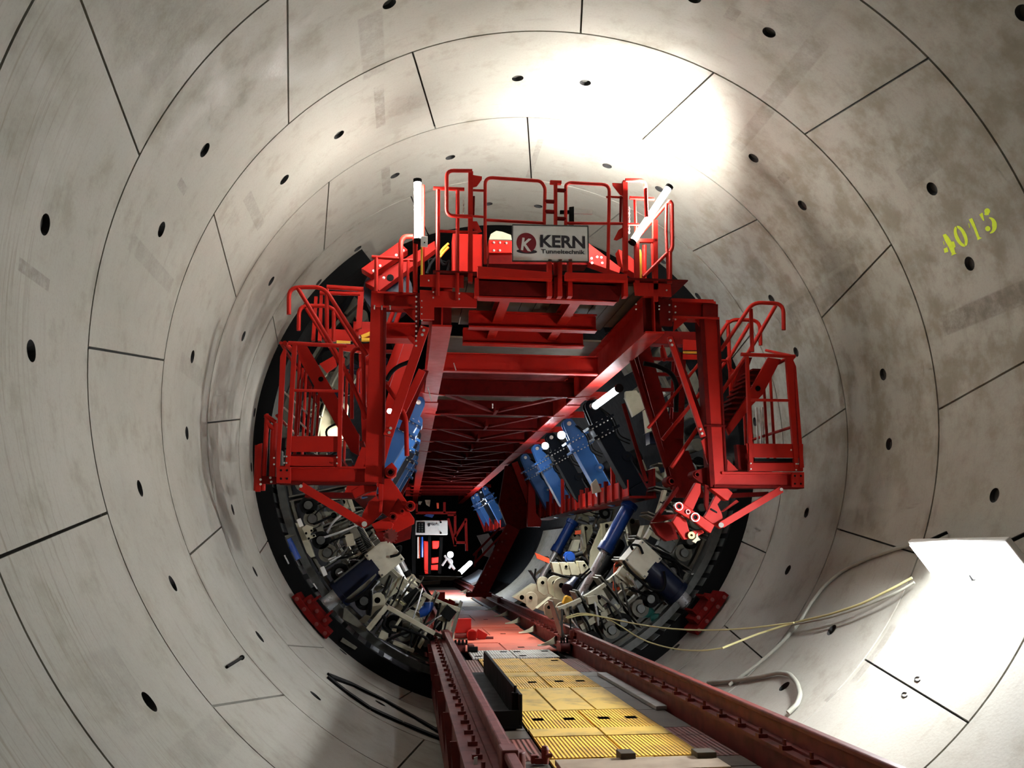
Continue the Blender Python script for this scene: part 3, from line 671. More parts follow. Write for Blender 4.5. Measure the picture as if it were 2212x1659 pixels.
hand(sr, [(1572, 692), (1577, 800), (1580, 875)], 11.3); hand(sr, [(1557, 779), (1572, 779), (1576, 800)], 11.2, .02, .05); hand(sr, [(1530, 700 + 60), (1400, 925)], 11.0, .022, 0)
boxpx('gusset', [(1580, 795), (1612, 812), (1600, 840), (1578, 850)], 11.75, .03, sr, 'red', 0); boxpx('toe_board', [(1476, 733), (1521, 736), (1521, 757), (1476, 756)], 11.9, .03, sr, 'red', 0); boxpx('toe_board', [(1476, 765), (1521, 766), (1521, 777), (1476, 776)], 11.9, .03, sr, 'red', 0)
boxpx('notice', [(1476, 758), (1521, 759), (1521, 764), (1476, 763)], 11.92, .02, sr, 'yellow', 0)
for x in (1637, 1645, 1650):
    mb = MB(); mb.bar(at(x - 3, 880, 11.5), at(x, 958, 11.5), .02, .02); B('rod', mb, 'bolt', sr)

# struts under the baskets
for lab, a, b, c in (('dark red slanting strut from the left foot beam down to the left pivot head', (650, 1050), (787, 1132), (600, 1046)), ('bright red slanting strut from the right foot beam down to the right pivot head', (1688, 1057), (1558, 1134), (1737, 1052))):
    t_ = T('strut', at(*b, YF - .02), lab, 'strut'); mb = MB(); mb.bar(at(*a, YF - .02), at(*b, YF - .02), .10 if a[0] < 800 else .085, .03); B('bar', mb, 'red', t_, bevel=.003)
    mb = MB(); mb.cyl(at(*b, YF - .08), at(*b, YF + .06), .032, 18); B('pin', mb, 'bolt', t_)
    mb = MB(); mb.cyl(at(*a, YF - .06), at(*a, YF + .04), .02, 14); B('pin', mb, 'bolt', t_)
# lower rear cross channel behind the foot beams
for lab, px in (('dark red channel under the left foot beam', [(660, 1063), (780, 1064), (778, 1076), (658, 1074)]), ('dark red channel under the right foot beam', [(1560, 1066), (1660, 1062), (1662, 1070), (1562, 1076)])):
    mb = MB(); mb.pp(px, 11.3, .3); B('channel_beam', mb, 'red2', None, lab, 'beam')

# ================================================================ pivot heads with linkages
Lz = lambda x, y: (590 + x / 4.482, 820 + y / 4.482)
def polyL(name, par, pts, Y, d, mat='red'): return boxpx(name, [Lz(*q) for q in pts], Y, d, par, mat, .006)
pl = T('pivot_head', at(840, 1170, 10.5), 'dark red left pivot head with rollers and a sprocket below the left column', 'linkage')
polyL('swing_arm', pl, [(1068, 960), (1130, 950), (1200, 1040), (1300, 1190), (1270, 1230), (1210, 1150), (1110, 1330), (1060, 1290), (1050, 1200)], 10.45, .14)
polyL('bearing_block', pl, [(1065, 870), (1150, 800), (1200, 860), (1190, 930), (1140, 960), (1080, 950)], 10.5, .16)
polyL('link_block', pl, [(755, 1075), (860, 1015), (1010, 1030), (1000, 1075), (920, 1090), (790, 1150)], 10.5, .16)
polyL('gusset_plate', pl, [(1025, 1180), (1060, 1290), (1010, 1340), (950, 1400), (880, 1440), (835, 1400), (870, 1290), (925, 1180), (1000, 1120)], 10.42, .06)
polyL('side_plate', pl, [(1150, 1140), (1280, 1190), (1320, 1280), (1370, 1350), (1368, 1395), (1200, 1480), (1100, 1450), (1180, 1330), (1110, 1300)], 10.48, .12)
polyL('tooth_block', pl, [(950, 1400), (1110, 1330), (1165, 1400), (1150, 1440), (1000, 1480)], 10.38, .1)
polyL('lower_housing', pl, [(980, 1480), (1190, 1460), (1345, 1390), (1330, 1540), (1180, 1590), (1120, 1560), (1040, 1570)], 10.55, .25, 'red2')
polyL('rod', pl, [(1030, 1180), (1060, 1180), (1055, 1290), (1020, 1290)], 10.36, .05); polyL('stiffener', pl, [(1020, 840), (1072, 830), (1058, 1290), (1018, 1200)], 10.42, .04)
def roller(par, c, Y, r, ri, mat='red'):
    p = at(*c, Y); mb = MB(); mb.pipe(p, p + V((0, .2, 0)), r, r * .72, 22); par = B('roller', mb, mat, par)
    mb = MB(); mb.pipe(p - V((0, .02, 0)), p + V((0, .18, 0)), r * .66, r * .42, 20); B('bushing', mb, 'red2' if mat == 'red' else mat, par)
    mb = MB(); mb.cyl(p + V((0, .03, 0)), p + V((0, .18, 0)), r * .42, 16); B('pin', mb, 'black', par)
for c, r in ((Lz(1137, 897), .068), (Lz(1160, 1328), .055), (Lz(1250, 1272), .032), (Lz(1328, 1222), .062)): roller(pl, c, 10.30, r, 0)
p = at(*Lz(1137, 1512), 10.28); mb = MB(); n = 13; prof = []
for i in range(n):
    for da, rr in ((-.35, .07), (-.18, .088), (.18, .088), (.35, .07)):
        a = 2 * math.pi * (i + da) / n; prof.append(p + V((math.cos(a) * rr, 0, math.sin(a) * rr)))
mb.prism(prof, (0, .06, 0)); mb.cyl(p - V((0, .02, 0)), p, .03, 16); B('sprocket', mb, 'rail', pl)
Rz = lambda x, y: (1340 + x / 6.38, 920 + y / 6.38)
def polyR(name, par, pts, Y, d, mat='red'): return boxpx(name, [Rz(*q) for q in pts], Y, d, par, mat, .006)
pr = T('pivot_head', at(1500, 1170, 10.5), 'bright red right pivot head with linked plates and ringed pins below the right column', 'linkage')
polyR('link_bar', pr, [(770, 1060), (820, 1045), (870, 1075), (1300, 1370), (1245, 1480), (1180, 1440), (1040, 1330), (760, 1170), (745, 1110)], 10.30, .07)
polyR('swing_arm', pr, [(1040, 780), (1110, 800), (1110, 920), (1000, 1165), (870, 1080)], 10.40, .08)
polyR('side_plate', pr, [(790, 1210), (910, 1290), (950, 1440), (960, 1500), (940, 1560), (880, 1570), (720, 1325)], 10.40, .08)
polyR('upper_block', pr, [(1240, 860), (1480, 860), (1550, 925), (1490, 1030), (1450, 1020)], 10.35, .14)
polyR('gusset_plate', pr, [(1320, 950), (1390, 1020), (1340, 1080), (1400, 1200), (1440, 1370), (1380, 1420), (1300, 1370), (1150, 1260), (1200, 1180), (1290, 1000)], 10.42, .06)
polyR('tail_plate', pr, [(1010, 1440), (1130, 1430), (1160, 1470), (1070, 1520), (1000, 1480)], 10.45, .06)
polyR('stiffener', pr, [(1165, 800), (1225, 830), (1220, 1110), (1190, 1180), (1165, 1090)], 10.42, .05, 'red2')
polyR('slot', pr, [(1250, 1130), (1340, 1185), (1335, 1205), (1240, 1155)], 10.405, .01, 'black')
polyR('bearing_block', pr, [(990, 640), (1070, 600), (1220, 560), (1230, 830), (1120, 790), (1010, 720)], 10.5, .15, 'red2')
polyR('inner_frame', pr, [(430, 1330), (790, 820), (830, 850), (560, 1230), (820, 1210), (800, 1260), (520, 1330)], 10.8, .1, 'red2'); polyR('inner_frame', pr, [(430, 1340), (730, 1320), (800, 1560), (640, 1590), (520, 1500)], 10.9, .12, 'red2')
polyR('brace', pr, [(1600, 1015), (1640, 1045), (1420, 1190), (1395, 1180)], 10.6, .04)
for c, r in ((Rz(810, 1108), .052), (Rz(1035, 1258), .056), (Rz(935, 1185), .028)):
    p = at(*c, 10.28); mb = MB(); mb.pipe(p, p + V((0, .06, 0)), r, r * .8, 22); q_ = B('pin_ring', mb, 'bolt', pr)
    mb = MB(); mb.pipe(p, p + V((0, .06, 0)), r * .8, r * .5, 20); B('bushing', mb, 'red', q_); mb = MB(); mb.cyl(p + V((0, .015, 0)), p + V((0, .06, 0)), r * .5, 16); B('pin', mb, 'black', q_)
roller(pr, Rz(1055, 672), 10.42, .055, 0, 'red2'); roller(pr, Rz(705, 762), 10.9, .07, 0, 'red2')
p = at(*Rz(982, 1508), 10.36); mb = MB(); mb.pipe(p, p + V((0, .08, 0)), .045, .018, 18); B('nut', mb, 'brass', pr)
polyR('clip', pr, [(985, 1590), (1040, 1540), (1040, 1500), (1070, 1470), (1075, 1530), (1110, 1570), (1060, 1590), (1040, 1620)], 10.36, .03, 'cream')
# ================================================================ gantry bridge running back into the shield
gb = T('gantry_bridge', (0, 10.4, 5.28), 'long dark red bridge ceiling of girders, cross beams and braces running into the distance', 'bridge')
ZB = 5.28
SECT = [(10.35, 15.9, .0, .25), (15.9, 28.3, .0, .28), (28.3, 52, .0, .28)]
for s in (-1, 1):
    for (y0, y1, dz, wf) in SECT:
        x = 1.37 * s
        mb = MB(); mb.ibeam((x, y0 + .01, ZB + .26 + dz), (x, y1 - .01, ZB + .26 + dz), wf, .52, .024); B('girder', mb, 'red', gb)
        for y in [y0 + .1, y1 - .12]:
            mb = MB(); mb.bx((x - .12, y, ZB + .02), (x + .12, y + .02, ZB + .5)); B('stiffener', mb, 'red2', gb)
    # outer bracket triangles that carry the clamp arms
    for y in [15.5 + 2.28 * k for k in range(5)] + [38.3 + 2.28 * k for k in range(4)]:
        mb = MB(); mb.prism([(1.62 * s, y - .1, ZB - .01), (1.62 * s, y - .62, ZB - .01), (1.12 * s, y - .30, ZB - .01)], (0, 0, .02))
        mb.bx((1.5 * s, y - .5, ZB), (1.54 * s, y - .1, ZB + .35)); mb.bx((1.52 * s, y - .34, ZB - .01), (1.9 * s, y - .3, ZB + .12)); B('arm_bracket', mb, 'red', gb)
    # end cap plate of the second girder section
    mb = MB(); mb.prism([(1.22 * s, 15.95, ZB - .004), (1.52 * s, 15.95, ZB - .004), (1.52 * s, 17.3, ZB - .004), (1.22 * s, 16.9, ZB - .004)], (0, 0, -.012)); B('splice_plate', mb, 'red', gb)
ys = [13.2, 15.3] + [15.3 + 2.25 * k for k in range(1, 14)]
for i, y in enumerate(ys):
    mb = MB(); mb.ibeam((-1.25, y, ZB + .17), (1.25, y, ZB + .17), .13, .30, .018); B('cross_beam', mb, 'red' if i < 1 else 'red2', gb)
    if 1 <= i < 10:
        for s in (-1, 1):
            mb = MB(); mb.bar((1.15 * s, y + .1, ZB + .08), (.05 * s, y + 2.1, ZB + .08), .09, .05, (0, 0, 1)); B('diagonal_brace', mb, 'red2', gb)
        mb = MB(); mb.bx((-.03, y + 1.6, ZB + .02), (.03, y + 2.2, ZB + .16)); B('hanger', mb, 'red2', gb)
for i in range(18):
    y = 12.9 + i * 2.2
    mb = MB(); mb.bx((-1.25, y, ZB + .50), (1.25, y + 2.17, ZB + .53)); B('roof_plate', mb, 'dirtywood' if i in (0, 2, 3) else 'red2', gb)
mb = MB(); mb.bx((-.9, 14.3, ZB + .3), (-.3, 14.36, ZB + .36)); B('marker_plate', mb, 'steel', gb)
# hanging pale rods from the ceiling
for a, b in (((996, 675), (991, 700)), ((924, 836), (932, 866)), ((980, 784), (985, 800)), ((1064, 872), (1064, 882))):
    mb = MB(); mb.tube([at(*a, 12.0), at(*b, 12.0)], .008); B('hanging_rod', mb, 'bolt', gb)
# portal legs on both sides behind the front frames
def leg_frame(s, Y, lab, grp=None, mat='red'):
    t = T('bridge_support', (2.1 * s, Y, 3.3), lab, 'leg', grp)
    for dx, wd in ((0, .2),):
        mb = MB(); mb.ibeam((1.75 * s, Y, ZB + .3), (2.28 * s, Y, 3.45), .22, .20, .022, (0, 1, 0)); B('post', mb, mat, t)
        mb = MB(); mb.ibeam((2.45 * s, Y + .3, ZB + .3), (2.30 * s, Y + .3, 3.5), .18, .16, .02, (0, 1, 0)); B('post', mb, mat, t)
    mb = MB(); mb.prism([(2.12 * s, Y - .06, 4.0), (2.42 * s, Y - .06, 4.0), (2.65 * s, Y - .06, 3.3), (2.2 * s, Y - .06, 3.3)], (0, .12, 0)); B('foot_plate', mb, mat, t)
    mb = MB(); mb.bar((1.7 * s, Y, ZB + .45), (2.6 * s, Y, ZB + .45), .2, .22); B('head_beam', mb, mat, t)
    for i in range(7):
        z = 3.95 + i * .24; f = (z - 3.45) / 2.13; x0 = (2.28 - .53 * f) * s
        mb = MB(); mb.bx((x0, Y - .02, z), (2.36 * s, Y + .04, z + .05)); B('rung', mb, 'red2', t)
    return t
leg_frame(1, 12.4, 'dark red right bridge leg with rungs, half hidden behind the right column', mat='red2')
leg_frame(-1, 12.4, 'dark red left bridge leg with rungs, half hidden behind the left column', mat='red')
# diagonal flats and tubes on the inner faces
for lab, a, b, w_, mt, Y in (
    ('dark red diagonal flat brace bolted from the left bridge corner down to the left column', (918, 706), (838, 942), .115, 'red', 10.32),
    ('bright red inner diagonal channel just behind the front left flat brace', (912, 800), (862, 905), .10, 'red', 11.0),
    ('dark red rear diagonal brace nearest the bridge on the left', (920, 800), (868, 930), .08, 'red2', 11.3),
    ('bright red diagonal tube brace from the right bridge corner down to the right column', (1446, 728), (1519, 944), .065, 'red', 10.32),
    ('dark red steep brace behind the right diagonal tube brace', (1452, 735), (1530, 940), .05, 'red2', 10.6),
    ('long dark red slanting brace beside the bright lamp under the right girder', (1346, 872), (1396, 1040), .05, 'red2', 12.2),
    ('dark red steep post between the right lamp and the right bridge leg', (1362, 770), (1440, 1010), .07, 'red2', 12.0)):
    t_ = T('diagonal_brace', at(*b, Y), lab, 'brace'); mb = MB(); mb.bar(at(*a, Y), at(*b, Y), w_, .05); B('bar', mb, mt, t_, bevel=.004)
    if Y < 10.5:
        d = (V((*b, 0)) - V((*a, 0))).normalized()
        bolts(t_, [at(a[0] + d.x * q, a[1] + d.y * q, Y - .03) for q in (8, 18)] + [at(b[0] - d.x * q, b[1] - d.y * q, Y - .03) for q in (8, 18)], (0, -1, 0), .012, .012)
for lab, pts, Y, r in (('forked red tube handle hanging below the left diagonal braces', [(869, 886), (877, 905), (879, 985)], 10.9, .03), ('short red tube joined to the forked handle', [(863, 893), (878, 912)], 10.95, .03),
                       ('red tube strut between the left column and the small lamp', [(829, 825), (852, 858), (856, 862)], 11.2, .028)):
    mb = MB(); mb.tube([at(*p, Y) for p in pts], r, 12, .08); B('tube_brace', mb, 'red', None, lab, 'brace')
mb = MB(); mb.pp([(832, 698), (897, 699), (897, 728), (832, 727)], 10.9, .12); t_ = T('cross_channel', at(865, 728, 10.9), 'bright pinkish red channel between the left column and the bolted splice', 'beam'); B('web', mb, 'red', t_)
mb = MB(); mb.pp([(831, 696), (898, 697), (898, 700), (831, 699)], 10.75, .3); mb.pp([(831, 726), (898, 727), (898, 731), (831, 730)], 10.75, .3); B('flange', mb, 'red', t_)
for px in ([(840, 698), (851, 668)], [(855, 698), (866, 668)]):
    mb = MB(); mb.tube([at(*q, 11.1) for q in px], .03); B('pipe', mb, 'red', t_)
mb = MB(); mb.pp([(858, 732), (875, 732), (840, 838), (832, 800)], 11.5, .12); B('inner_plate', mb, 'red', None, 'bright red slanting plate between the left column and the diagonal brace', 'plate')
mb = MB(); mb.tube([at(x, y, 10.9) for x, y in ((835, 822), (845, 803), (862, 790), (884, 782))], .028, 10, .2); B('hose', mb, 'rubber', None, 'black hose arching behind the left diagonal brace', 'hose')
mb = MB(); mb.tube([at(x, y, 11.6) for x, y in ((1390, 785), (1420, 790), (1450, 805), (1462, 830), (1460, 890))], .035, 10, .2); B('hose', mb, 'rubber', None, 'black hose curving over the rungs of the right bridge leg', 'hose')
t_ = T('hanging_valve', at(1432, 770, 11.4), 'small glossy red valve hanging under the right bridge corner', 'valve'); mb = MB(); p = at(1431, 752, 11.4); mb.cyl(p, p - V((-.02, 0, .15)), .035, 14, .05); mb.cyl(p + V((0, 0, .04)), p, .02, 12); mb.cyl(p - V((-.02, 0, .15)), p - V((-.02, 0, .19)), .02); B('body', mb, 'red', t_)

# ================================================================ clamp arms
def clamp_arm(s, Y, mat, label, group=None, k=1.0):
    px, pz = 1.60 * s, 5.16
    t = T('clamp_arm', (px, Y, pz), label, 'clamp arm', group)
    d = V((.78 * s, 0, -1.43)).normalized(); n = V((d.z, 0, -d.x)) * (1 if s < 0 else -1)     # n points outwards
    o = V((px, Y, pz)); q = lambda a, b, y=0: o + d * a + n * b + V((0, y, 0))
    # head lug
    mb = MB(); pts = [q(-.12 * math.cos(t_) , .12 * math.sin(t_), -.17) for t_ in [math.pi * (i / 12 - .5) for i in range(13)]]
    pts = [q(-.12 * math.cos(a), .12 * math.sin(a), -.17) for a in [math.pi * (i / 12 - .5) for i in range(13)]] + [q(.34, .16, -.17), q(.34, -.16, -.17)]
    mb.prism(pts, (0, .05, 0)); mb.prism([p + V((0, .2, 0)) for p in pts], (0, .05, 0)); lg = B('lug', mb, mat, t, bevel=.004)
    mb = MB(); mb.cyl(q(0, 0, -.22), q(0, 0, .12), .045, 16); B('pivot_pin', mb, 'bolt', lg)
    for a in (.34, .56):
        mb = MB(); mb.box(q(a, 0, 0), (.54, .50, .05), Matrix((n, V((0, 1, 0)), d)).transposed()); fl_ = B('flange', mb, mat, t, bevel=.003)
        bolts(fl_, [q(a + .02, b, -.19) for b in (-.19, -.11, -.03, .05, .13, .21)], d, .018, .03)
        bolts(fl_, [q(a - .02, b, -.19) for b in (-.19, -.07, .05, .17)], -d, .016, .02)
    mb = MB(); mb.box(q(.45, 0, 0), (.38, .34, .20), Matrix((n, V((0, 1, 0)), d)).transposed()); B('neck', mb, mat, t, bevel=.01)
    mb = MB(); mb.box(q(1.12, 0, 0), (.33, .32, 1.1), Matrix((n, V((0, 1, 0)), d)).transposed()); B('beam', mb, mat, t, bevel=.015)
    mb = MB(); mb.cyl(q(1.12, .12, -.22), q(1.12, .12, -.14), .085, 22); bs_ = B('boss', mb, mat, t)
    mb = MB(); mb.cyl(q(1.12, .12, -.245), q(1.12, .12, -.21), .03, 12); B('pin', mb, 'bolt' if mat == 'blue' else 'black', bs_)
    mb = MB(); mb.prism([q(1.67, -.165, -.15), q(1.67, .165, -.15), q(1.83, .165, -.15), q(1.98, .02, -.15), q(1.80, -.165, -.15)], (0, .3, 0)); B('toe', mb, mat, t, bevel=.008)
    mb = MB(); mb.cyl(q(1.2, .26, .05), q(1.2, .42, .05), .13, 18); mb.cyl(q(1.25, .3, .1), q(1.75, .34, .1), .06, 12); B('motor', mb, 'black', t)
    mb = MB(); mb.tube([q(.1, .1, -.2), q(.4, .2, -.26), q(.75, .1, -.24), q(.95, .28, -.2)], .012, 8, .15); mb.tube([q(.12, .13, -.2), q(.4, .25, -.25), q(.72, .16, -.24), q(.9, .32, -.2)], .012, 8, .15); B('hose', mb, 'rubber', t)
    return t
names = [('navy', 'large black clamp arm nearest the camera on the right, below the bright lamp tube'),
         ('blue', 'largest blue clamp arm on the right, next behind the big black one'),
         ('navy', 'second black clamp arm on the right, between two blue ones'),
         ('blue', 'blue clamp arm on the right, just behind the smaller black one'),
         ('blue', 'smallest blue clamp arm of the near right row, beside the red end post')]
for i, (m_, l_) in enumerate(names): clamp_arm(1, 15.5 + 2.28 * i, m_, l_, 'clamp arms under the right bridge girder')
names = [('blue', 'front blue clamp arm on the left, next to the forked red handle'), ('blue', 'second blue clamp arm of the left row'), ('dblue', 'dark blue clamp arm third in the left row'),
         ('blue', 'blue clamp arm fourth in the left row'), ('blue', 'rearmost blue clamp arm of the left row, lowest in view')]
for i, (m_, l_) in enumerate(names): clamp_arm(-1, 15.5 + 2.28 * i, m_, l_, 'clamp arms under the left bridge girder')
for i, (m_, l_) in enumerate([('blue', 'nearest blue arm of the small distant clamp group'), ('navy', 'black arm in the small distant clamp group'), ('blue', 'middle blue arm of the small distant clamp group'), ('blue', 'rearmost blue arm of the small distant clamp group')]):
    clamp_arm(1, 37.7 + 2.28 * i, m_, l_, 'clamp arms in the distant group')

# ================================================================ trough below the right arms
def trough(s, y0, y1, lab, grp=None):
    t = T('roller_trough', (2.4 * s, y0, 3.46), lab, 'trough', grp)
    mb = MB(); mb.bx((2.24 * s, y0, 3.46), (2.75 * s, y1, 3.50)); B('bottom_plate', mb, 'red2', t)
    n = int((y1 - y0) / .62)
    for i in range(n):
        y = y0 + .1 + i * .62
        mb = MB(); mb.bx((2.24 * s, y, 3.5), (2.26 * s, y + .42, 3.80)); B('guard_plate', mb, 'red', t)
        mb = MB(); mb.bx((2.20 * s, y + .46, 3.46), (2.28 * s, y + .54, 3.9 + (.45 if i % 3 == 1 else 0))); B('post', mb, 'red' if i % 3 == 1 else 'red2', t)
    for y in (y1 - .15,):
        mb = MB(); mb.bar((2.3 * s, y, 3.46), (1.6 * s, y, ZB), .2, .16); B('end_post', mb, 'red', t)
    mb = MB(); mb.bx((2.70 * s, y0, 3.5), (2.74 * s, y1, 4.0)); B('back_plate', mb, 'red2', t)
    return t
trough(1, 15.2, 27.2, 'red slotted trough with bolted guard plates under the right clamp arms')
trough(-1, 15.2, 27.2, 'red slotted trough under the left clamp arms beside the pivot head')
trough(1, 37, 45, 'small distant red trough under the far clamp arms')
# pale red box post at the rear end of the trough
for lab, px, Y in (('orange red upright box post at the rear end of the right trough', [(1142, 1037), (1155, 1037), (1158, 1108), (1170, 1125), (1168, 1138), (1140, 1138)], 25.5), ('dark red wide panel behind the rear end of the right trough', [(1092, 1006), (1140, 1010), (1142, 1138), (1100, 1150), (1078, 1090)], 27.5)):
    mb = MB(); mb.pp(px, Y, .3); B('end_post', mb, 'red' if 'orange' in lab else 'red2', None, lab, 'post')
# thick dark red leg with bolt row standing on the right rail far back
t_ = T('inclined_leg', at(1035, 1290, 25.0), 'dark red inclined box leg standing at the right rail far down the track', 'leg')
mb = MB(); mb.bar(at(1108, 1138, 25.0), at(1034, 1286, 25.0), .42, .3); B('beam', mb, 'red2', t_, bevel=.01)
mb = MB(); mb.box(at(1034, 1284, 25.0), (.7, .5, .12)); B('foot', mb, 'red2', t_)
bolts(t_, [at(1101 - 74 * f, 1138 + 148 * f, 24.83) for f in (.1, .22, .34, .46, .58, .7, .82)], (0, -1, 0), .02, .02, 'rail')
for k, (a, b, lab) in enumerate((((1088, 1150), (1026, 1216), 'front thin dark red hoist rod above the inclined leg'), ((1080, 1140), (1022, 1200), 'rear thin dark red hoist rod above the inclined leg'), ((1030, 1190), (1025, 1225), 'short dark red hanging rod beside the distant blue white lamp'))):
    mb = MB(); mb.bar(at(*a, 24.4 + k), at(*b, 24.4 + k), .06, .06); B('hoist_rod', mb, 'red2', None, lab, 'rod')
mb = MB(); mb.pp([(1030, 1157), (1055, 1152), (1070, 1180), (1062, 1206), (1044, 1200), (1040, 1176)], 27, .1); B('shield_plate', mb, 'plank', None, 'pale grey plate hanging behind the thin hoist rods', 'plate')

# ================================================================ long blue support cylinders
def strut(top, joint, bot, Yt, Yb, lab, k=1):
    A, C = at(*top, Yt), at(*bot, Yb); f = (V((*joint, 0)) - V((*top, 0))).length / (V((*bot, 0)) - V((*top, 0))).length
    J = A.lerp(C, f * Yt / (Yt * f + Yb * (1 - f)) if Yt != Yb else f); d = (C - A).normalized()
    t = T('support_cylinder', C, lab, 'hydraulic cylinder', 'support cylinders right of the track')
    mb = MB(); mb.cyl(A, J, .13 * k, 20); mb.cyl(J - d * .16, J, .15 * k, 20); mb.cyl(A, A + d * .1, .16 * k, 20); B('barrel', mb, 'bblue', t)
    sd = V((-1, 0, -.3)).normalized(); mb = MB(); mb.tube([A + sd * .15 * k, J + sd * .15 * k - d * .1], .022, 8); B('oil_pipe', mb, 'bblue', t)
    mb = MB(); mb.cyl(J, C - d * .14, .075 * k, 18); B('rod', mb, 'chrome', t)
    mb = MB(); mb.cyl(C - d * .16, C - d * .03, .12 * k, 16); B('rod_collar', mb, 'navy', t)
    mb = MB(); mb.pipe(C + V((0, -.07, 0)), C + V((0, .07, 0)), .15 * k, .06 * k, 20); B('rod_eye', mb, 'cream', t)
strut((1362, 1088), (1298, 1190), (1230, 1329), 16.1, 15.8, 'nearer long blue hydraulic cylinder with bright rod, footed on cream lugs beside the yellow cable')
strut((1238, 1126), (1197, 1193), (1148, 1286), 21.4, 21.2, 'farther long blue hydraulic cylinder with bright rod behind the nearer one')
# left pair of bright rods
for lab, a, b, Y in (('front bright steel rod slanting below the left white valve box', (843, 1228), (893, 1318), 15.6), ('rear bright steel rod slanting below the left white valve box', (852, 1216), (888, 1284), 17.2), ('small distant bright steel rod right of the left white valve box', (866, 1212), (883, 1245), 19.5)):
    A, C = at(*a, Y), at(*b, Y); d = (C - A).normalized(); t = T('piston_rod', C, lab, 'piston rod')
    mb = MB(); mb.cyl(A, C - d * .12, .06, 18); B('rod', mb, 'chrome', t); mb = MB(); mb.cyl(C - d * .13, C, .1, 16); B('rod_collar', mb, 'black', t)
    mb = MB(); mb.pipe(C + d * .08 + V((0, -.07, 0)), C + d * .08 + V((0, .07, 0)), .13, .05, 20); B('rod_eye', mb, 'cream', t)

# ================================================================ gripper cylinders: valve box, dark blue barrel, rod, red shoe
for s, side in ((-1, 'left'), (1, 'right')):
    bc = (831, 1204) if s < 0 else (1384, 1208)
    bx_ = at(*bc, 14.6); sh = (V((-3.17, 14.0, 1.55)) if s < 0 else V((3.20, 14.0, 1.50)))
    d = (sh - bx_); d.y = 0; d.normalize(); n = V((-d.z, 0, d.x)); up = V((0, 1, 0)); rot = Matrix((n, up, d)).transposed()
    vb = T('valve_box', bx_, ('off white' if s < 0 else 'beige') + ' square valve box on top of the ' + side + ' dark blue gripper cylinder', 'box', 'valve boxes on the gripper cylinders')
    mb = MB(); mb.box(bx_ + V((0, .05, 0)), (.47, .45, .47), rot); B('housing', mb, 'cream3', vb, bevel=.008)
    mb = MB(); mb.box(bx_ + V((0, -.18, 0)), (.44, .012, .44), rot); cv_ = B('cover_plate', mb, 'cream3', vb, bevel=.003)
    bolts(cv_, [bx_ + n * a + d * b + V((0, -.19, 0)) for a in (-.2, .2) for b in (-.2, .2)], (0, -1, 0), .012, .01, 'steel')
    mb = MB(); e = bx_ - d * .2
    mb.tube([e + V((0, -.1, 0)), e - d * .14 + n * .02 + V((0, -.2, 0)), e - d * .02 + n * .12 + V((0, -.25, 0)), e + d * .12 + n * .05 + V((0, -.24, 0))], .022, 8, .1); B('hose', mb, 'rubber', vb)
    c0 = bx_ + d * .18; L_ = (sh - bx_).dot(d)
    gc = T('gripper_cylinder', sh, 'dark blue gripper cylinder between the ' + side + ' valve box and the red shoe', 'hydraulic cylinder', 'gripper cylinders')
    mb = MB(); mb.cyl(c0, bx_ + d * (L_ - .42), .22, 28); mb.cyl(bx_ + d * (L_ - .5), bx_ + d * (L_ - .42), .24, 28); B('barrel', mb, 'dblue', gc)
    mb = MB(); mb.cyl(bx_ + d * (L_ - .42), bx_ + d * (L_ - .02), .13, 24); B('rod', mb, 'chrome', gc)
    mb = MB(); mb.tube([c0 + n * .2 * s + V((0, -.12, 0)), bx_ + d * (L_ - .5) + n * .2 * s + V((0, -.12, 0))], .018, 8); B('oil_pipe', mb, 'steel', gc)
    # shoe: curved pad on the concrete with a stepped back
    so = T('gripper_shoe', sh, 'dark red ' + side + ' gripper shoe pressed against the concrete', 'shoe', 'gripper shoes')
    ac = math.degrees(math.atan2(sh.x, sh.z - R)); a0, a1 = ac - 5.6, ac + 5.6
    mb = MB(); mb.arcplate(a0, a1, 4.17, 4.27, 13.72, 14.25, 8); B('pad', mb, 'red2', so, bevel=.008)
    mb = MB(); mb.arcplate(a0 + 1.8, a1 - 1.8, 4.06, 4.17, 13.78, 14.2, 6); B('back_plate', mb, 'red2', so, bevel=.006)
    for a in (-2.2, 2.2):
        mb = MB(); mb.arcplate(ac + a - .25, ac + a + .25, 3.96, 4.06, 13.78, 14.2, 2); B('rib', mb, 'red2', so)
    bolts(so, [pol(ac + a, 4.22, 13.71) for a in (-4.6, -2, 2, 4.6)] + [pol(ac + a, 4.1, 13.77) for a in (-2.6, 0, 2.6)], (0, -1, 0), .022, .02, 'rail')
# ================================================================ shield tail: seal ring, skin and lining beyond
mb = MB(); mb.arcplate(38, 322, R - .26, R + .02, 14.35, 15.3, 140); B('tail_seal', mb, 'rubber', None, 'black rubber tail seal ring around the end of the concrete lining', 'seal')
mb = MB()
for a in range(0, 360, 1): pass
mb = MB(); n = 96; vs = []; Y0, Y1 = 15.27, 60
for i in range(n):
    a = 360 * i / n; vs += [pol(a, R + .02, Y0), pol(a, R + .02, Y1), pol(a, R + .12, Y1), pol(a, R + .12, Y0)]
fs = []
for i in range(n):
    j = (i + 1) % n
    for k in range(4): fs.append((4 * i + k, 4 * j + k, 4 * j + (k + 1) % 4, 4 * i + (k + 1) % 4))
mb.add(vs, fs, True); B('wall_shield', mb, 'black', kind='structure')
mb = MB(); mb.cyl((0, 59.8, R), (0, 60, R), R + .05, 64); B('wall_back', mb, 'black', kind='structure')
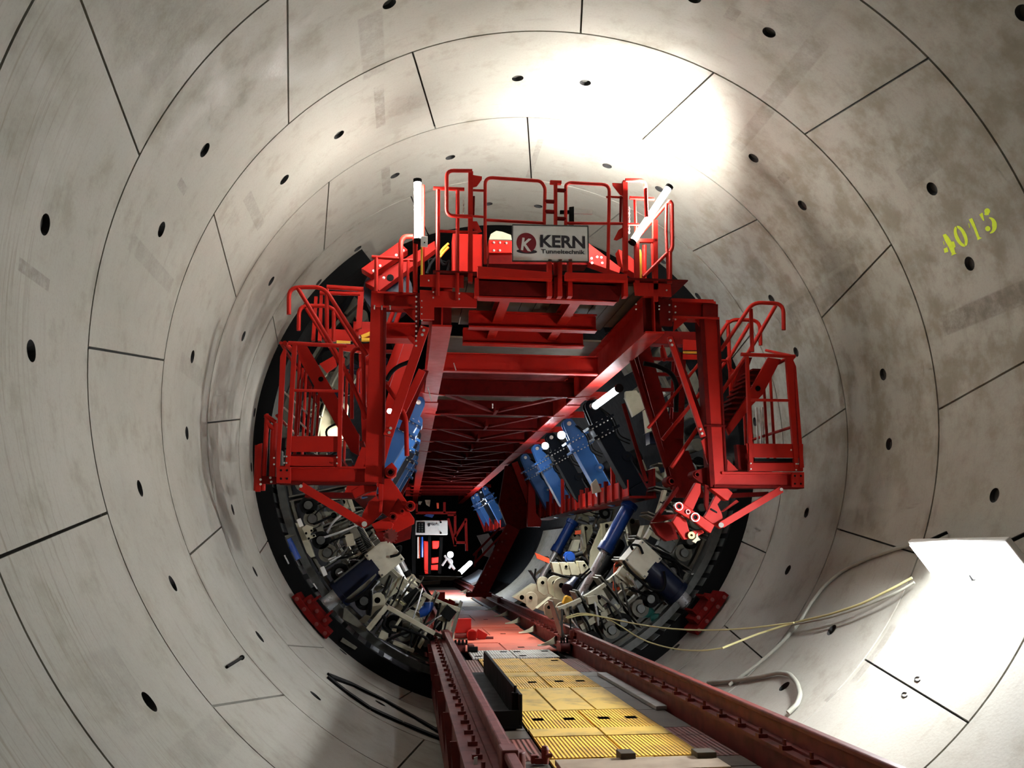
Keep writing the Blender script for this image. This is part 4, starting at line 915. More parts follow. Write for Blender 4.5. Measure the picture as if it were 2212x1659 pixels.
# grey wear plates of the seal, both lower flanks
wp = T('seal_plate_ring', (0, 14.3, .3), 'arc of small grey wear plates standing on the black seal ring', 'plate ring')
for s in (-1, 1):
    for i in range(17):
        a = (96 + i * 3.6) * s
        if abs(a) > 150: continue
        mb = MB(); mb.arcplate(a - 1.1, a + 1.1, R - .275, R - .262, 14.42, 14.95, 2); B('wear_plate', mb, 'steel', wp)
mb = MB(); mb.arcplate(92, 164, 3.86, 3.98, 14.55, 14.75, 40); B('guide_ring', mb, 'steel', wp); mb = MB(); mb.arcplate(-164, -92, 3.86, 3.98, 14.55, 14.75, 40); B('guide_ring', mb, 'steel', wp)

# ================================================================ jack bays: framed cells of cream plates, pipes and jacks, built around the lower half
def jack_bay(s, a0, a1, label, seed, Y=14.75):
    r = random.Random(seed); s0 = min(a0, a1); s1 = max(a0, a1); am = (s0 + s1) / 2; S = lambda a: a * s
    t = T('jack_bay', pol(S(am), 3.7, Y), label, 'jack bay')
    for a in (s0 + .4, s1 - .4):                                                      # radial side plates
        p, q = pol(S(a), 3.84, Y), pol(S(a), 2.75, Y + .25)
        mb = MB(); mb.prism([p, q, q + V((0, .5, 0)), p + V((0, .6, 0))], (pol(S(a + .35), 3.8, Y) - pol(S(a), 3.8, Y))); B('side_plate', mb, 'cream2', t)
    for rr, w_ in ((3.78, .05), (3.35, .05), (2.85, .06)):                          # ring bars
        mb = MB(); mb.arcplate(S(s0 + .5), S(s1 - .5), rr, rr + w_, Y + .02, Y + .16, 6); B('ring_bar', mb, 'cream2' if rr > 3 else 'cream', t)
    for k in range(2):                                                                # jacks running back
        a = s0 + (s1 - s0) * (.3 + .4 * k); c = pol(S(a), 3.55, Y - .05)
        mb = MB(); mb.cyl(c, c + V((0, 1.4, 0)), .12, 18); mb.pipe(c - V((0, .03, 0)), c + V((0, .05, 0)), .15, .09, 18); jk_ = B('jack', mb, 'cream2' if k else 'black', t)
        mb = MB(); mb.cyl(c - V((0, .08, 0)), c + V((0, .1, 0)), .07, 16); B('jack_rod', mb, 'steel', jk_)
    for k in range(3):                                                                # small blocks
        a = s0 + (s1 - s0) * r.uniform(.2, .8); rr = r.uniform(2.95, 3.25); c = pol(S(a), rr, Y + r.uniform(0, .2)); ang = math.radians(S(a))
        rot = Matrix.Rotation(ang + r.choice((0, .3, -.2)), 3, 'Y')
        mb = MB(); mb.box(c, (r.uniform(.10, .22), .2, r.uniform(.12, .3)), rot); B('valve_block', mb, r.choice(['cream', 'cream2', 'cream', 'steel', 'black']), t, bevel=.006)
    c = pol(S(am), 3.05, Y + .05); mb = MB(); ang = math.radians(S(am)); ex = V((math.cos(ang), 0, -math.sin(ang))); ez = V((math.sin(ang), 0, math.cos(ang)))
    pts = [c + ex * x_ + ez * z_ for x_, z_ in ((-.13, .1), (-.13, -.12), (-.06, -.2), (.06, -.2), (.13, -.12), (.13, .1))]
    mb.prism(pts, (0, .04, 0)); lp_ = B('lug_plate', mb, 'cream', t, bevel=.004)
    mb = MB(); mb.cyl(c - ez * .05 - V((0, .004, 0)), c - ez * .05 + V((0, .045, 0)), .04, 16); B('lug_bore', mb, 'void', lp_)
    for k in range(5):                                                                # rods and hoses
        b0 = s0 + (s1 - s0) * r.uniform(.1, .9); b1 = b0 + r.uniform(-4, 4); r0, r1 = r.uniform(2.8, 3.2), r.uniform(3.3, 3.75)
        pts = [pol(S(b0), r0, Y - .05), pol(S((b0 + b1) / 2 + r.uniform(-2, 2)), (r0 + r1) / 2, Y - .12), pol(S(b1), r1, Y)]
        mb = MB(); mb.tube(pts, r.choice((.012, .016, .02)), 8, .25); B('hose' if k < 4 else 'pipe', mb, r.choice(['rubber', 'rubber', 'dcable', 'steel']) if k < 4 else 'chrome', t)
    return t
labsL = ['left jack bay highest on the flank, just below the left foot beam', 'left jack bay second from the top with dark recesses and a pale rib', 'left jack bay beside the upper end of the left gripper cylinder',
         'left jack bay right behind the left gripper shoe', 'left jack bay below the left gripper shoe', 'left jack bay with hoses above the black seal, halfway to the left rail', 'left jack bay lowest in view, next to the left rail girder']
labsR = ['right jack bay highest on the flank, below the right pivot head', 'right jack bay second from the top, in deep shade', 'right jack bay beside the right beige valve box',
         'right jack bay right behind the right gripper shoe', 'right jack bay below the right gripper shoe', 'right jack bay behind the sagging yellow cable', 'right jack bay lowest in view, next to the right rail']
for i in range(7):
    a = 94 + i * 10
    jack_bay(-1, a, a + 9.6, labsL[i], 11 + i); jack_bay(1, a, a + 9.6, labsR[i], 41 + i)
for i in range(4):
    jack_bay(1, 100 + i * 12, 111 + i * 12, 'distant right jack bay beyond the inclined leg, %s' % ['topmost of the four', 'second of the four from the top', 'third of the four from the top', 'lowest of the four, by the rail'][i], 71 + i, 22.5)
    jack_bay(-1, 104 + i * 12, 115 + i * 12, 'distant left jack bay behind the bright rods, %s' % ['topmost of the four', 'second of the four from the top', 'third of the four from the top', 'lowest of the four, by the rail'][i], 81 + i, 20.5)

# ================================================================ large cream lug plates traced from the flanks
def lugplate(name, px, Y, d, lab, cat='bracket', mat='cream', holes=(), extra=(), group=None):
    c = at(*px[0], Y); t = T(name, c, lab, cat, group)
    mb = MB(); mb.pp(px, Y, d); B('plate', mb, mat, t, bevel=.006)
    for hx, hy, hr in holes:
        p = at(hx, hy, Y - .012); mb = MB(); mb.pipe(p, p + V((0, .02, 0)), hr * 1.35, hr, 20); br_ = B('bore_ring', mb, mat, t); mb = MB(); mb.cyl(p + V((0, .004, 0)), p + V((0, .02, 0)), hr, 18); B('bore', mb, 'void', br_)
    for (a, b, w_, m_) in extra:
        mb = MB(); mb.bar(at(*a, Y - .05), at(*b, Y - .05), w_, .25); B('rib', mb, m_, t)
    return t
C6 = lambda x, y: (1000 + x / 3.687, 1060 + y / 3.687)          # right flank crop
def c6(pts): return [C6(*p) for p in pts]
lugplate('cream_bracket', c6([(1160, 560), (1000, 700), (1020, 480), (1110, 260), (1200, 240), (1190, 420)]), 19.5, .12, 'upper cream bracket plate with bore between the two long blue cylinders', holes=[(*C6(1145, 280), .05)], extra=[(C6(1110, 260), C6(1120, 440), .07, 'cream')])
lugplate('cream_bracket', c6([(945, 270), (1030, 270), (1035, 330), (985, 440), (1000, 560), (940, 480)]), 20.5, .12, 'cream bracket plate with bore left of the upper one, under the trough', holes=[(*C6(978, 300), .05)], extra=[(C6(945, 280), C6(965, 460), .07, 'cream'), (C6(965, 460), C6(915, 530), .07, 'cream')])
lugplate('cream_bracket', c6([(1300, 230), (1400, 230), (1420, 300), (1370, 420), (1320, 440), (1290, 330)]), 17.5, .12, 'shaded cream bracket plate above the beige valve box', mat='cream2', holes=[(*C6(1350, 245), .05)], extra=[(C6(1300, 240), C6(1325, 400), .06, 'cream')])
lugplate('junction_box', c6([(1445, 275), (1500, 272), (1450, 400), (1402, 400)]), 15.4, .3, 'pale grey junction box above the beige valve box', 'box', 'cream')
lugplate('junction_box', c6([(888, 392), (935, 392), (915, 485), (852, 480)]), 19.2, .3, 'small pale grey junction box left of the cream brackets', 'box', 'cream2')
lugplate('junction_box', c6([(1250, 320), (1300, 325), (1245, 430), (1210, 425)]), 17.2, .3, 'narrow pale grey junction box behind the nearer blue cylinder', 'box', 'cream2')
# teeth-like cream lugs in a row
for i, (x, y) in enumerate(((735, 600), (800, 600), (870, 600), (945, 590), (985, 600))):
    if i == 4: continue
    lugplate('toothed_lug', c6([(x - 30, y - 30), (x + 20, y - 30), (x + 75, y + 45), (x + 50, y + 75), (x - 5, y + 70)]), 17.9 - .05 * i, .25, ['cream toothed lug first from the rail in the stepped row', 'cream toothed lug second in the stepped row', 'cream toothed lug third in the stepped row', 'cream toothed lug nearest the bright rod in the stepped row'][i], 'lug', 'cream', holes=[(*C6(x + 22, y + 5), .03)] if i % 2 else ())
# paired round eared lugs
ears = [((735, 745), 62, 17.2, 'round eared cream lug pair nearest the rail, upper row'), ((790, 765), 66, 16.9, 'second round eared cream lug of the upper row'), ((640, 740), 50, 18.2, 'small round eared cream lug behind the upper row'),
        ((545, 860), 48, 17.9, 'lowest small round eared cream lug by the rail'), ((690, 935), 44, 16.4, 'round eared cream lug beside the rail below the yellow valve'), ((795, 950), 55, 16.1, 'broad round eared cream lug under the rod of the nearer blue cylinder'),
        ((1100, 830), 80, 15.9, 'tall round eared lug left of the orange strap, in half shade'), ((1235, 860), 70, 15.6, 'round eared cream lug behind the orange strap foot'), ((1315, 880), 92, 15.3, 'largest round eared cream lug with black bore right of the orange strap')]
for (x, y), rr, Y, lab in ears:
    n = 14; top = [(x + rr * math.cos(math.pi + math.pi * i / n), y + rr * math.sin(math.pi + math.pi * i / n) - rr * .1) for i in range(n + 1)]
    px = c6(top + [(x + rr * .95, y + rr * 1.5), (x + rr * .2, y + rr * 2.0), (x - rr * .8, y + rr * 1.2)])
    lugplate('eared_lug', px, Y, .10, lab, 'lug', 'cream2' if '1' == str(x)[0] and rr < 90 else 'cream', holes=[(*C6(x - 5, y - rr * .15), .062 * rr / 80)])
# sloped cream base plates beside the track
for i, (px, Y, lab, m_) in enumerate(((c6([(400, 850), (560, 740), (700, 770), (720, 900), (640, 950), (560, 930)]), 18.5, 'long sloping cream base plate by the rail, farther part', 'cream'),
                                      (c6([(590, 940), (700, 850), (840, 880), (900, 960), (880, 1000), (760, 1010)]), 16.8, 'sloping cream base plate by the rail under the yellow valve', 'cream'),
                                      (c6([(900, 1080), (930, 1010), (1010, 920), (1110, 960), (1150, 1010), (960, 1110)]), 15.0, 'cream web plate under the bent flat bar right of the rail', 'cream2'),
                                      (c6([(1010, 900), (1050, 850), (1150, 1000), (1060, 1000)]), 15.5, 'narrow cream gusset beneath the shaded tall lug', 'cream'))):
    lugplate('base_plate', px, Y, .3, lab, 'plate', m_, holes=[(*C6(470, 850), .05), (*C6(525, 865), .06), (*C6(720, 860), .04)] if i == 0 else ())
t_ = T('bent_flat_bar', at(*C6(930, 1080), 14.9), 'long pale cream bent flat bar rising from the rail to the big eared lug', 'bar')
mb = MB(); mb.bar(at(*C6(925, 1085), 14.9), at(*C6(1215, 915), 14.9), .10, .3); mb.bar(at(*C6(1215, 915), 14.9), at(*C6(1350, 1060), 14.9), .05, .2); mb.bar(at(*C6(1150, 905), 15.0), at(*C6(1255, 920), 15.0), .05, .3); B('bar', mb, 'cream', t_, bevel=.004)
for a, b, lab in (((1130, 1000), (1210, 1090), 'short pale cream bar crossing under the yellow cable'), ((1040, 870), (1110, 950), 'pale folded bar beside the tall shaded lug')):
    mb = MB(); mb.bar(at(*C6(*a), 14.8), at(*C6(*b), 14.8), .05, .15); B('flat_bar', mb, 'cream', None, lab, 'bar')
# black pipe, orange straps, valves
t_ = T('black_pipe', at(*C6(1030, 750), 16.4), 'thick black open ended pipe behind the nearer bright rod', 'pipe'); A, C = at(*C6(1235, 430), 17.2), at(*C6(1030, 745), 15.9)
mb = MB(); mb.pipe(A, C, .145, .115, 24); B('pipe', mb, 'rubber', t_); d = (A - C).normalized(); mb = MB(); mb.pipe(C, C + d * .22, .152, .112, 24); B('end_sleeve', mb, 'steel', t_)
for lab, px, Y in (('orange red strap hanging from the beige valve box down to the eared lugs', [(1235, 555), (1262, 548), (1248, 790), (1196, 800), (1205, 590)], 15.2), ('orange red bar lying slanted behind the far blue cylinder', [(572, 492), (690, 540), (688, 580), (590, 540)], 19.5), ('short orange block under the trough between the cylinders', [(897, 318), (940, 314), (940, 345), (893, 350)], 20.0)):
    t_ = T('orange_strap', at(*C6(*px[0]), Y), lab, 'strap'); mb = MB(); mb.pp(c6(px), Y, .05); B('strap', mb, 'orange', t_, bevel=.004)
    if 'hanging' in lab: mb = MB(); mb.pp(c6([(1215, 590), (1252, 580), (1250, 600), (1212, 612)]), Y - .006, .05); B('reflective_band', mb, 'steel', t_); mb = MB(); mb.pp(c6([(1203, 745), (1245, 735), (1240, 765), (1202, 775)]), Y - .006, .05); B('reflective_band', mb, 'steel', t_)
t_ = T('round_valve', at(*C6(845, 535), 18.6), 'glossy blue round valve among the black hoses', 'valve'); p = at(*C6(845, 528), 18.6); mb = MB(); mb.cyl(p - V((0, .1, 0)), p + V((0, .1, 0)), .12, 20); mb.cyl(p - V((0, .14, 0)), p - V((0, .1, 0)), .08, 16); B('body', mb, 'bblue', t_); mb = MB(); mb.cyl(p + V((.1, 0, .02)), p + V((.3, 0, .08)), .05); B('stem', mb, 'rubber', t_)
t_ = T('motor', at(*C6(835, 780), 16.6), 'dark blue small motor beside the hose loops', 'motor'); A, C = at(*C6(835, 790), 16.6), at(*C6(895, 720), 16.9); mb = MB(); mb.cyl(A, C, .10, 18); mb.cyl(A, A.lerp(C, .3), .13, 18); B('body', mb, 'dblue', t_)
t_ = T('yellow_valve', at(*C6(845, 905), 16.0), 'bright yellow valve block beside the foot of the nearer blue cylinder', 'valve'); mb = MB(); mb.box(at(*C6(845, 885), 16.0), (.22, .16, .14), Matrix.Rotation(.4, 3, 'Y')); mb.box(at(*C6(835, 860), 16.0), (.1, .12, .1), Matrix.Rotation(.4, 3, 'Y')); B('block', mb, 'yellow', t_, bevel=.01)
t_ = T('green_valve', at(*C6(1465, 1010), 14.8), 'dark green valve cluster in the right shade', 'valve'); mb = MB(); p = at(*C6(1455, 985), 14.8); mb.cyl(p, p + V((.1, -.05, .1)), .08); mb.cyl(p + V((.1, 0, -.05)), p + V((.22, -.06, -.05)), .07); mb.box(p, (.14, .1, .1)); B('body', mb, 'green', t_)
hs = [([(1010, 620), (920, 700), (870, 780), (880, 870), (900, 900)], 15.6, .018, 'outer black hose looping beside the nearer bright rod'), ([(1020, 640), (940, 720), (890, 790), (900, 870), (920, 900)], 15.65, .018, 'inner black hose looping beside the nearer bright rod'),
      ([(1160, 640), (1080, 740), (1010, 850), (960, 890)], 15.7, .02, 'black hose running down from the black pipe to the cream lugs'),
      ([(1275, 560), (1330, 640), (1420, 720), (1500, 790), (1590, 800), (1615, 740), (1600, 640)], 14.3, .022, 'grey black hose hanging in a loop across the right gripper cylinder'),
      ([(1570, 520), (1650, 540), (1720, 580), (1750, 650), (1740, 740)], 14.5, .02, 'black hose arch above the right gripper cylinder'), ([(1590, 530), (1660, 560), (1710, 610), (1730, 700)], 14.55, .018, 'second black hose arch above the right gripper cylinder'),
      ([(700, 650), (830, 690), (960, 700), (1060, 760), (1160, 720), (1200, 730)], 16.9, .02, 'grey hose bundle strung across the cream lugs'), ([(580, 620), (570, 700), (600, 760)], 18.5, .02, 'short black hose by the far bright rod')]
for pts, Y, r_, lab in hs:
    mb = MB(); mb.tube([at(*C6(*p), Y) for p in pts], r_, 8, .2); B('hose', mb, 'rubber', None, lab, 'hose')

# left flank, traced crop 3 (740,1180, scale 7.54) and crop 2 (580,1080, scale 7.54)
L3 = lambda x, y: (740 + x / 7.54, 1180 + y / 7.54)
L2 = lambda x, y: (580 + x / 7.54, 1080 + y / 7.54)
l3 = lambda p: [L3(*q) for q in p]
l2 = lambda p: [L2(*q) for q in p]
n = 12
lugplate('eared_lug', l3([(580 + 115 * math.cos(math.pi + math.pi * i / n), 870 + 115 * math.sin(math.pi + math.pi * i / n)) for i in range(n + 1)] + [(695, 960), (540, 1060), (440, 1180), (370, 1260), (240, 1230), (400, 1100), (440, 980)]), 14.6, .10, 'large cream eared lug with black bore left of the bright rods', 'lug', holes=[(*L3(567, 880), .05)])
lugplate('eared_lug', l3([(520, 680), (560, 650), (640, 640), (720, 690), (750, 780), (745, 860), (700, 930), (690, 850), (640, 770), (560, 750)]), 14.9, .10, 'second cream eared lug just behind the large one on the left')
t_ = T('frame_box', at(*L3(420, 1360), 14.5), 'open cream framed box of flat bars beside the left rail', 'frame')
for a, b, w_ in (((730, 985), (1495, 1415), .06), ((730, 985), (430, 1360), .05), ((700, 960), (400, 1330), .03), ((950, 1170), (820, 1370), .04), ((1360, 1390), (1240, 1640), .04), ((1320, 1520), (1250, 1650), .03), ((880, 1270), (860, 1380), .03), ((830, 1560), (1160, 1700), .05)):
    mb = MB(); mb.bar(at(*L3(*a), 14.4), at(*L3(*b), 14.4), w_, .25); B('bar', mb, 'cream', t_, bevel=.003)
mb = MB(); mb.pp(l3([(950, 1170), (1280, 1330), (1200, 1420), (900, 1290)]), 14.75, .03); B('panel', mb, 'cream2', t_)
lugplate('lever_plate', l3([(790, 870), (900, 900), (1030, 1010), (1250, 1080), (1330, 1300), (1340, 1340), (1180, 1230), (1000, 1130), (760, 940)]), 14.9, .12, 'long cream lever plate under the front bright rod on the left', 'plate')
lugplate('lever_plate', l3([(960, 700), (1120, 770), (1230, 840), (1270, 960), (1200, 1040), (1090, 960), (1010, 830)]), 16.3, .12, 'cream plate with dark slots behind the two left rods', 'plate', holes=[(*L3(1100, 850), .05), (*L3(1215, 990), .04)])
lugplate('lever_plate', l3([(1040, 560), (1100, 500), (1220, 620), (1225, 660), (1100, 600)]), 18.5, .12, 'small cream finned plate by the left rail, farther back', 'plate', extra=[(L3(1100, 570), L3(1210, 640), .03, 'cream2')])
lugplate('cream_block', l3([(630, 1365), (745, 1410), (740, 1490), (690, 1540), (580, 1490)]), 14.3, .2, 'small cream block with dark slot beneath the left hoses', 'block')
lugplate('slotted_board', l3([(250, 690), (540, 445), (550, 470), (470, 570), (390, 670), (120, 880), (60, 850)]), 14.2, .06, 'pale slotted strip along the lower side of the left gripper cylinder', 'plate', 'cream2')
for lab, px, Y, m_ in (('shaded cream grating frame below the left gripper cylinder', [(20, 1000), (60, 1010), (400, 1350), (380, 1400), (0, 1190)], 14.45, 'cream2'), ('pale flat bar low beside the black seal ring on the left', [(0, 1490), (240, 1650), (200, 1690), (-40, 1550)], 14.3, 'cream2')):
    lugplate('grating_frame', l3(px), Y, .05, lab, 'frame', m_)
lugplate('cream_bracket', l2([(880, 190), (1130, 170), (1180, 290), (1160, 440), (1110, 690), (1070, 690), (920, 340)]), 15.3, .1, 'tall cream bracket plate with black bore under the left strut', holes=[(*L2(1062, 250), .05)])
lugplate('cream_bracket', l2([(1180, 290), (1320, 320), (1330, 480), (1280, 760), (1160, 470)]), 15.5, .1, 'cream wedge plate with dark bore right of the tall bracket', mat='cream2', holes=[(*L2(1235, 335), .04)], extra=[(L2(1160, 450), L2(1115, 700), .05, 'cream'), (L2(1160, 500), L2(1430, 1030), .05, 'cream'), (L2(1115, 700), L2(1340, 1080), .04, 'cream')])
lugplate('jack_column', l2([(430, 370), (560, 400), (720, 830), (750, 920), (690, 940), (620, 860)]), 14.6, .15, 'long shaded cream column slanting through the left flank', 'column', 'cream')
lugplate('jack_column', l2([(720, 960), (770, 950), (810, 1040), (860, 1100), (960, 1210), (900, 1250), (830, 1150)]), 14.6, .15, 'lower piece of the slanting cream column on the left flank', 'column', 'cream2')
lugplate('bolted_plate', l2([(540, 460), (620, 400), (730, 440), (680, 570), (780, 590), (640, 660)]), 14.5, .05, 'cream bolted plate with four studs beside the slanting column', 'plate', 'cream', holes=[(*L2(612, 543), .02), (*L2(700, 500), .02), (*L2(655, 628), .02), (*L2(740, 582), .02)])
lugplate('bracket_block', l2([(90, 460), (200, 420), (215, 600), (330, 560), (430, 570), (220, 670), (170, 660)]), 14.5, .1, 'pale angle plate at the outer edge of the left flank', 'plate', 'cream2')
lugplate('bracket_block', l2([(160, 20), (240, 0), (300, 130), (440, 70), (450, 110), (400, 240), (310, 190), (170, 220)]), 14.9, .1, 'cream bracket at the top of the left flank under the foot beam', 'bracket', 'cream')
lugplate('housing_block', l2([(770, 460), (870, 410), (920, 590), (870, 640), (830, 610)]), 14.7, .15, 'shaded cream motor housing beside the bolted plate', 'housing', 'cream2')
for i, (a, b) in enumerate((((490, 310), (540, 430)), ((870, 1090), (930, 1230)))):
    t_ = T('white_tag_bar', at(*L2(*b), 14.3), ('upper' if i == 0 else 'lower') + ' bright white short bar on the left flank', 'bar'); mb = MB(); mb.bar(at(*L2(*a), 14.35), at(*L2(*b), 14.35), .065, .05); B('bar', mb, 'white', t_)
mb = MB(); mb.bar(at(*L2(480, 1350), 0 + 14.3), at(*L2(790, 1450), 14.3), .01, .01)
for i, (a, b, lab) in enumerate((((970, 970), (1100, 920), 'short bright rod across the dark recess, upper one'), ((1000, 1010), (1180, 905), 'short bright rod across the dark recess, lower one'), ((730, 1360), (790, 1450), 'thin bright rod deep in the left shade'), ((260, 900), (330, 1040), 'thin bright edge rod next to the left seal ring'), ((1130, 1200), (1200, 1165), 'tiny bright rod above the left gripper cylinder'))):
    mb = MB(); mb.tube([at(*L2(*a), 14.3), at(*L2(*b), 14.3)], .012); B('bright_rod', mb, 'chrome', None, lab, 'rod')
t_ = T('blue_jack', at(*L2(240, 680), 14.6), 'dark blue jack at the outer edge of the left flank', 'hydraulic cylinder'); A, C = at(*L2(270, 670), 14.6), at(*L2(430, 1000), 14.6); mb = MB(); mb.cyl(A, C, .13, 20); B('barrel', mb, 'bblue', t_); mb = MB(); mb.cyl(C, C + (C - A) * .5, .06); B('rod', mb, 'steel', t_)
for k, (pts, lab) in enumerate((([(1340, 400), (1430, 560), (1500, 760), (1590, 900)], 'ribbed black hose with white flecks above the left valve box, left one'), ([(1470, 430), (1560, 590), (1650, 760)], 'ribbed black hose with white flecks above the left valve box, right one'))):
    t_ = T('ribbed_hose', at(*L2(*pts[-1]), 14.8), lab, 'hose'); mb = MB(); mb.tube([at(*L2(*p), 14.8) for p in pts], .05, 12, .2); tb_ = B('tube', mb, 'rubber', t_)
    for j in range(16):
        f = j / 15 * (len(pts) - 1); i0 = min(int(f), len(pts) - 2); g = f - i0; x = pts[i0][0] * (1 - g) + pts[i0 + 1][0] * g; y = pts[i0][1] * (1 - g) + pts[i0 + 1][1] * g
        dx, dy = pts[i0 + 1][0] - pts[i0][0], pts[i0 + 1][1] - pts[i0][1]; dl = math.hypot(dx, dy)
        p = at(*L2(x, y), 14.8); q = (at(*L2(x + dx / dl * 14, y + dy / dl * 14), 14.8)); mb = MB(); mb.pipe(p, p.lerp(q, .9), .057, .045, 12); B('hose_rib', mb, 'steel', tb_)
hs = [([(430, 720), (440, 860), (430, 1000), (410, 1120)], 14.4, .02, 'left black hose hanging in front of the cream eared lug'), ([(460, 720), (470, 860), (465, 1010), (440, 1130)], 14.38, .02, 'right black hose hanging in front of the cream eared lug'),
      ([(550, 560), (420, 720), (240, 850), (100, 900), (40, 880)], 14.1, .03, 'thick black hose along the lower edge of the left gripper cylinder'), ([(720, 1540), (900, 1450), (1100, 1390), (1130, 1350), (1060, 1400)], 14.2, .022, 'black hose crossing the open cream box, lower one'),
      ([(780, 1300), (950, 1330), (1090, 1380), (1250, 1430), (1380, 1510)], 14.15, .022, 'black hose crossing the open cream box, upper one'), ([(1100, 1350), (1130, 1450), (1110, 1560), (1130, 1650)], 14.15, .018, 'black hose dropping from the hose knot by the left rail'),
      ([(640, 1130), (700, 1180), (650, 1300), (760, 1390)], 14.3, .03, 'black hose coil inside the open cream box'), ([(700, 610), (800, 700), (880, 770), (940, 800)], 15.3, .018, 'black hose between the lug and the front left rod')]
for pts, Y, r_, lab in hs:
    mb = MB(); mb.tube([at(*L3(*p), Y) for p in pts], r_, 8, .2); B('hose', mb, 'rubber', None, lab, 'hose')
mb = MB(); mb.tube([at(*L3(*p), 14.9) for p in ((1250, 1080), (1330, 1060), (1400, 1000), (1400, 910))], .085, 18, .25); B('pipe_elbow', mb, 'bblue', None, 'glossy blue pipe elbow beside the left rail', 'pipe')
t_ = T('yellow_bag', at(*L3(930, 940), 15.6), 'yellow wrapped cable end between the left rods and lug', 'cable'); mb = MB(); mb.tube([at(*L3(*p), 15.6) for p in ((830, 870), (900, 900), (960, 930), (1000, 960))], .035, 8, .1); B('wrap', mb, 'ycable', t_)

# ================================================================ upper flanks seen through the baskets: cream machine panels
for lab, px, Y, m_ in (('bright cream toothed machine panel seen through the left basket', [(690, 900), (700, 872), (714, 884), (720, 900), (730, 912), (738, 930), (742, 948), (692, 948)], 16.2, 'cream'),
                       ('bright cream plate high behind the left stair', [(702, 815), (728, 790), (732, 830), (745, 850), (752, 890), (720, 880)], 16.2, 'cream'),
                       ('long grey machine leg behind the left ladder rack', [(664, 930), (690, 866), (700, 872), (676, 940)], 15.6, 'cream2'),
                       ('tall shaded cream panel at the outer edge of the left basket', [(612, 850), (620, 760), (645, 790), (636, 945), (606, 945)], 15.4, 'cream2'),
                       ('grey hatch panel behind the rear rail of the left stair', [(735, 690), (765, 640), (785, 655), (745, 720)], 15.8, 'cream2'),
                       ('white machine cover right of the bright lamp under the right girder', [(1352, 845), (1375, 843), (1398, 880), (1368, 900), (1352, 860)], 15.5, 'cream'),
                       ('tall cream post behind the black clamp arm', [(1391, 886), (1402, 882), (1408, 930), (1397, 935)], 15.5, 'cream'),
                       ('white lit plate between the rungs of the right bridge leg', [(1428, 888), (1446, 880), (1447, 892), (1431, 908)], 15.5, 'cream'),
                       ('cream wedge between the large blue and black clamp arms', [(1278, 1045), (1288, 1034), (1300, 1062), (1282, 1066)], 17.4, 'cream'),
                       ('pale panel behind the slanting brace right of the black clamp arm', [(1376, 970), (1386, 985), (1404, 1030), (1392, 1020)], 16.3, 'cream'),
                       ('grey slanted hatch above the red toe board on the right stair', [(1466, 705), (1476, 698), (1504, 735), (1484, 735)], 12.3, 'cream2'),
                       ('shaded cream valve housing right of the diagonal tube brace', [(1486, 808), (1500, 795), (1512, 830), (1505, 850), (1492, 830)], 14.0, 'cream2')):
    t_ = T('machine_panel', at(*px[0], Y), lab, 'panel'); mb = MB(); mb.pp(px, Y, .12); B('panel', mb, m_, t_, bevel=.006)
t_ = T('gear_rack', at(715, 900, 16.3), 'yellow greased gear rack on the bright panel in the left basket', 'rack'); mb = MB(); mb.tube([at(697, 912, 16.3), at(705, 909, 16.3), at(711, 906, 16.3)], .04); B('rack', mb, 'yellow', t_)
# upper clutter of machinery on both flanks inside the shield
for s, side in ((-1, 'left'), (1, 'right')):
    for i in range(6):
        a = 40 + i * 10
        r_ = random.Random(100 + i + (50 if s > 0 else 0)); t = T('upper_jack_bay', pol(a * s, 3.7, 15.6), ('%s upper jack bay, %s' % (side, ['topmost, near the hoist arch', 'second below the hoist arch', 'level with the top platform beams', 'behind the upper handrails', 'behind the middle of the basket', 'lowest, behind the basket floor'][i])), 'jack bay')
        for rr in (3.9, 3.4):
            mb = MB(); mb.arcplate(a * s, (a + 9.4) * s, rr, rr + .06, 15.6, 15.8, 6); B('ring_bar', mb, 'cream2', t)
        for k in range(2):
            c = pol((a + 2.5 + 4.6 * k) * s, 3.66, 15.45); mb = MB(); mb.cyl(c, c + V((0, 1.6, 0)), .12, 16); B('jack', mb, 'cream2' if k else 'black', t)
        for k in range(3):
            c = pol((a + r_.uniform(1, 8)) * s, r_.uniform(2.9, 3.35), 15.7 + r_.uniform(0, .6)); mb = MB(); mb.box(c, (r_.uniform(.1, .3), .3, r_.uniform(.1, .35)), Matrix.Rotation(math.radians(a * s) + r_.uniform(-.4, .4), 3, 'Y')); B('block', mb, r_.choice(['cream', 'cream2', 'black', 'dblue']), t, bevel=.006)
        mb = MB(); mb.tube([pol(a * s, 3.0, 15.5), pol((a + 4) * s, 3.3, 15.4), pol((a + 9) * s, 3.1, 15.6)], .02, 8, .3); B('hose', mb, 'rubber', t)

# ================================================================ far end of the machine
t_ = T('control_cabinet', (at(935, 1158, 36).x, 36, at(935, 1158, 36).z), 'distant grey cabinet with dark switch panel and a short dark name on its front', 'cabinet')
mb = MB(); mb.pp([(898, 1124), (967, 1124), (967, 1155), (897, 1155)], 36, .7); B('body', mb, 'white', t_, bevel=.02)
mb = MB(); mb.pp([(901, 1128), (918, 1128), (918, 1151), (900, 1151)], 35.97, .05); B('switch_panel', mb, 'black', t_)
mb = MB()
for i in range(2):
    for j in range(4): mb.cyl(at(906 + i * 6, 1132 + j * 5, 35.94), at(906 + i * 6, 1132 + j * 5, 35.98), .035, 10)
B('switch', mb, 'steel', t_)
a, b = at(931, 1135, 35.96), at(941, 1135.2, 35.96); text_mesh('Gas', 'ink', t_, a, b - a, (0, 0, 1), .105, (b - a).length, .02); a, b = at(941.5, 1135, 35.96), at(949, 1135.2, 35.96); text_mesh('tec', 'steel', t_, a, b - a, (0, 0, 1), .09, (b - a).length, .0)
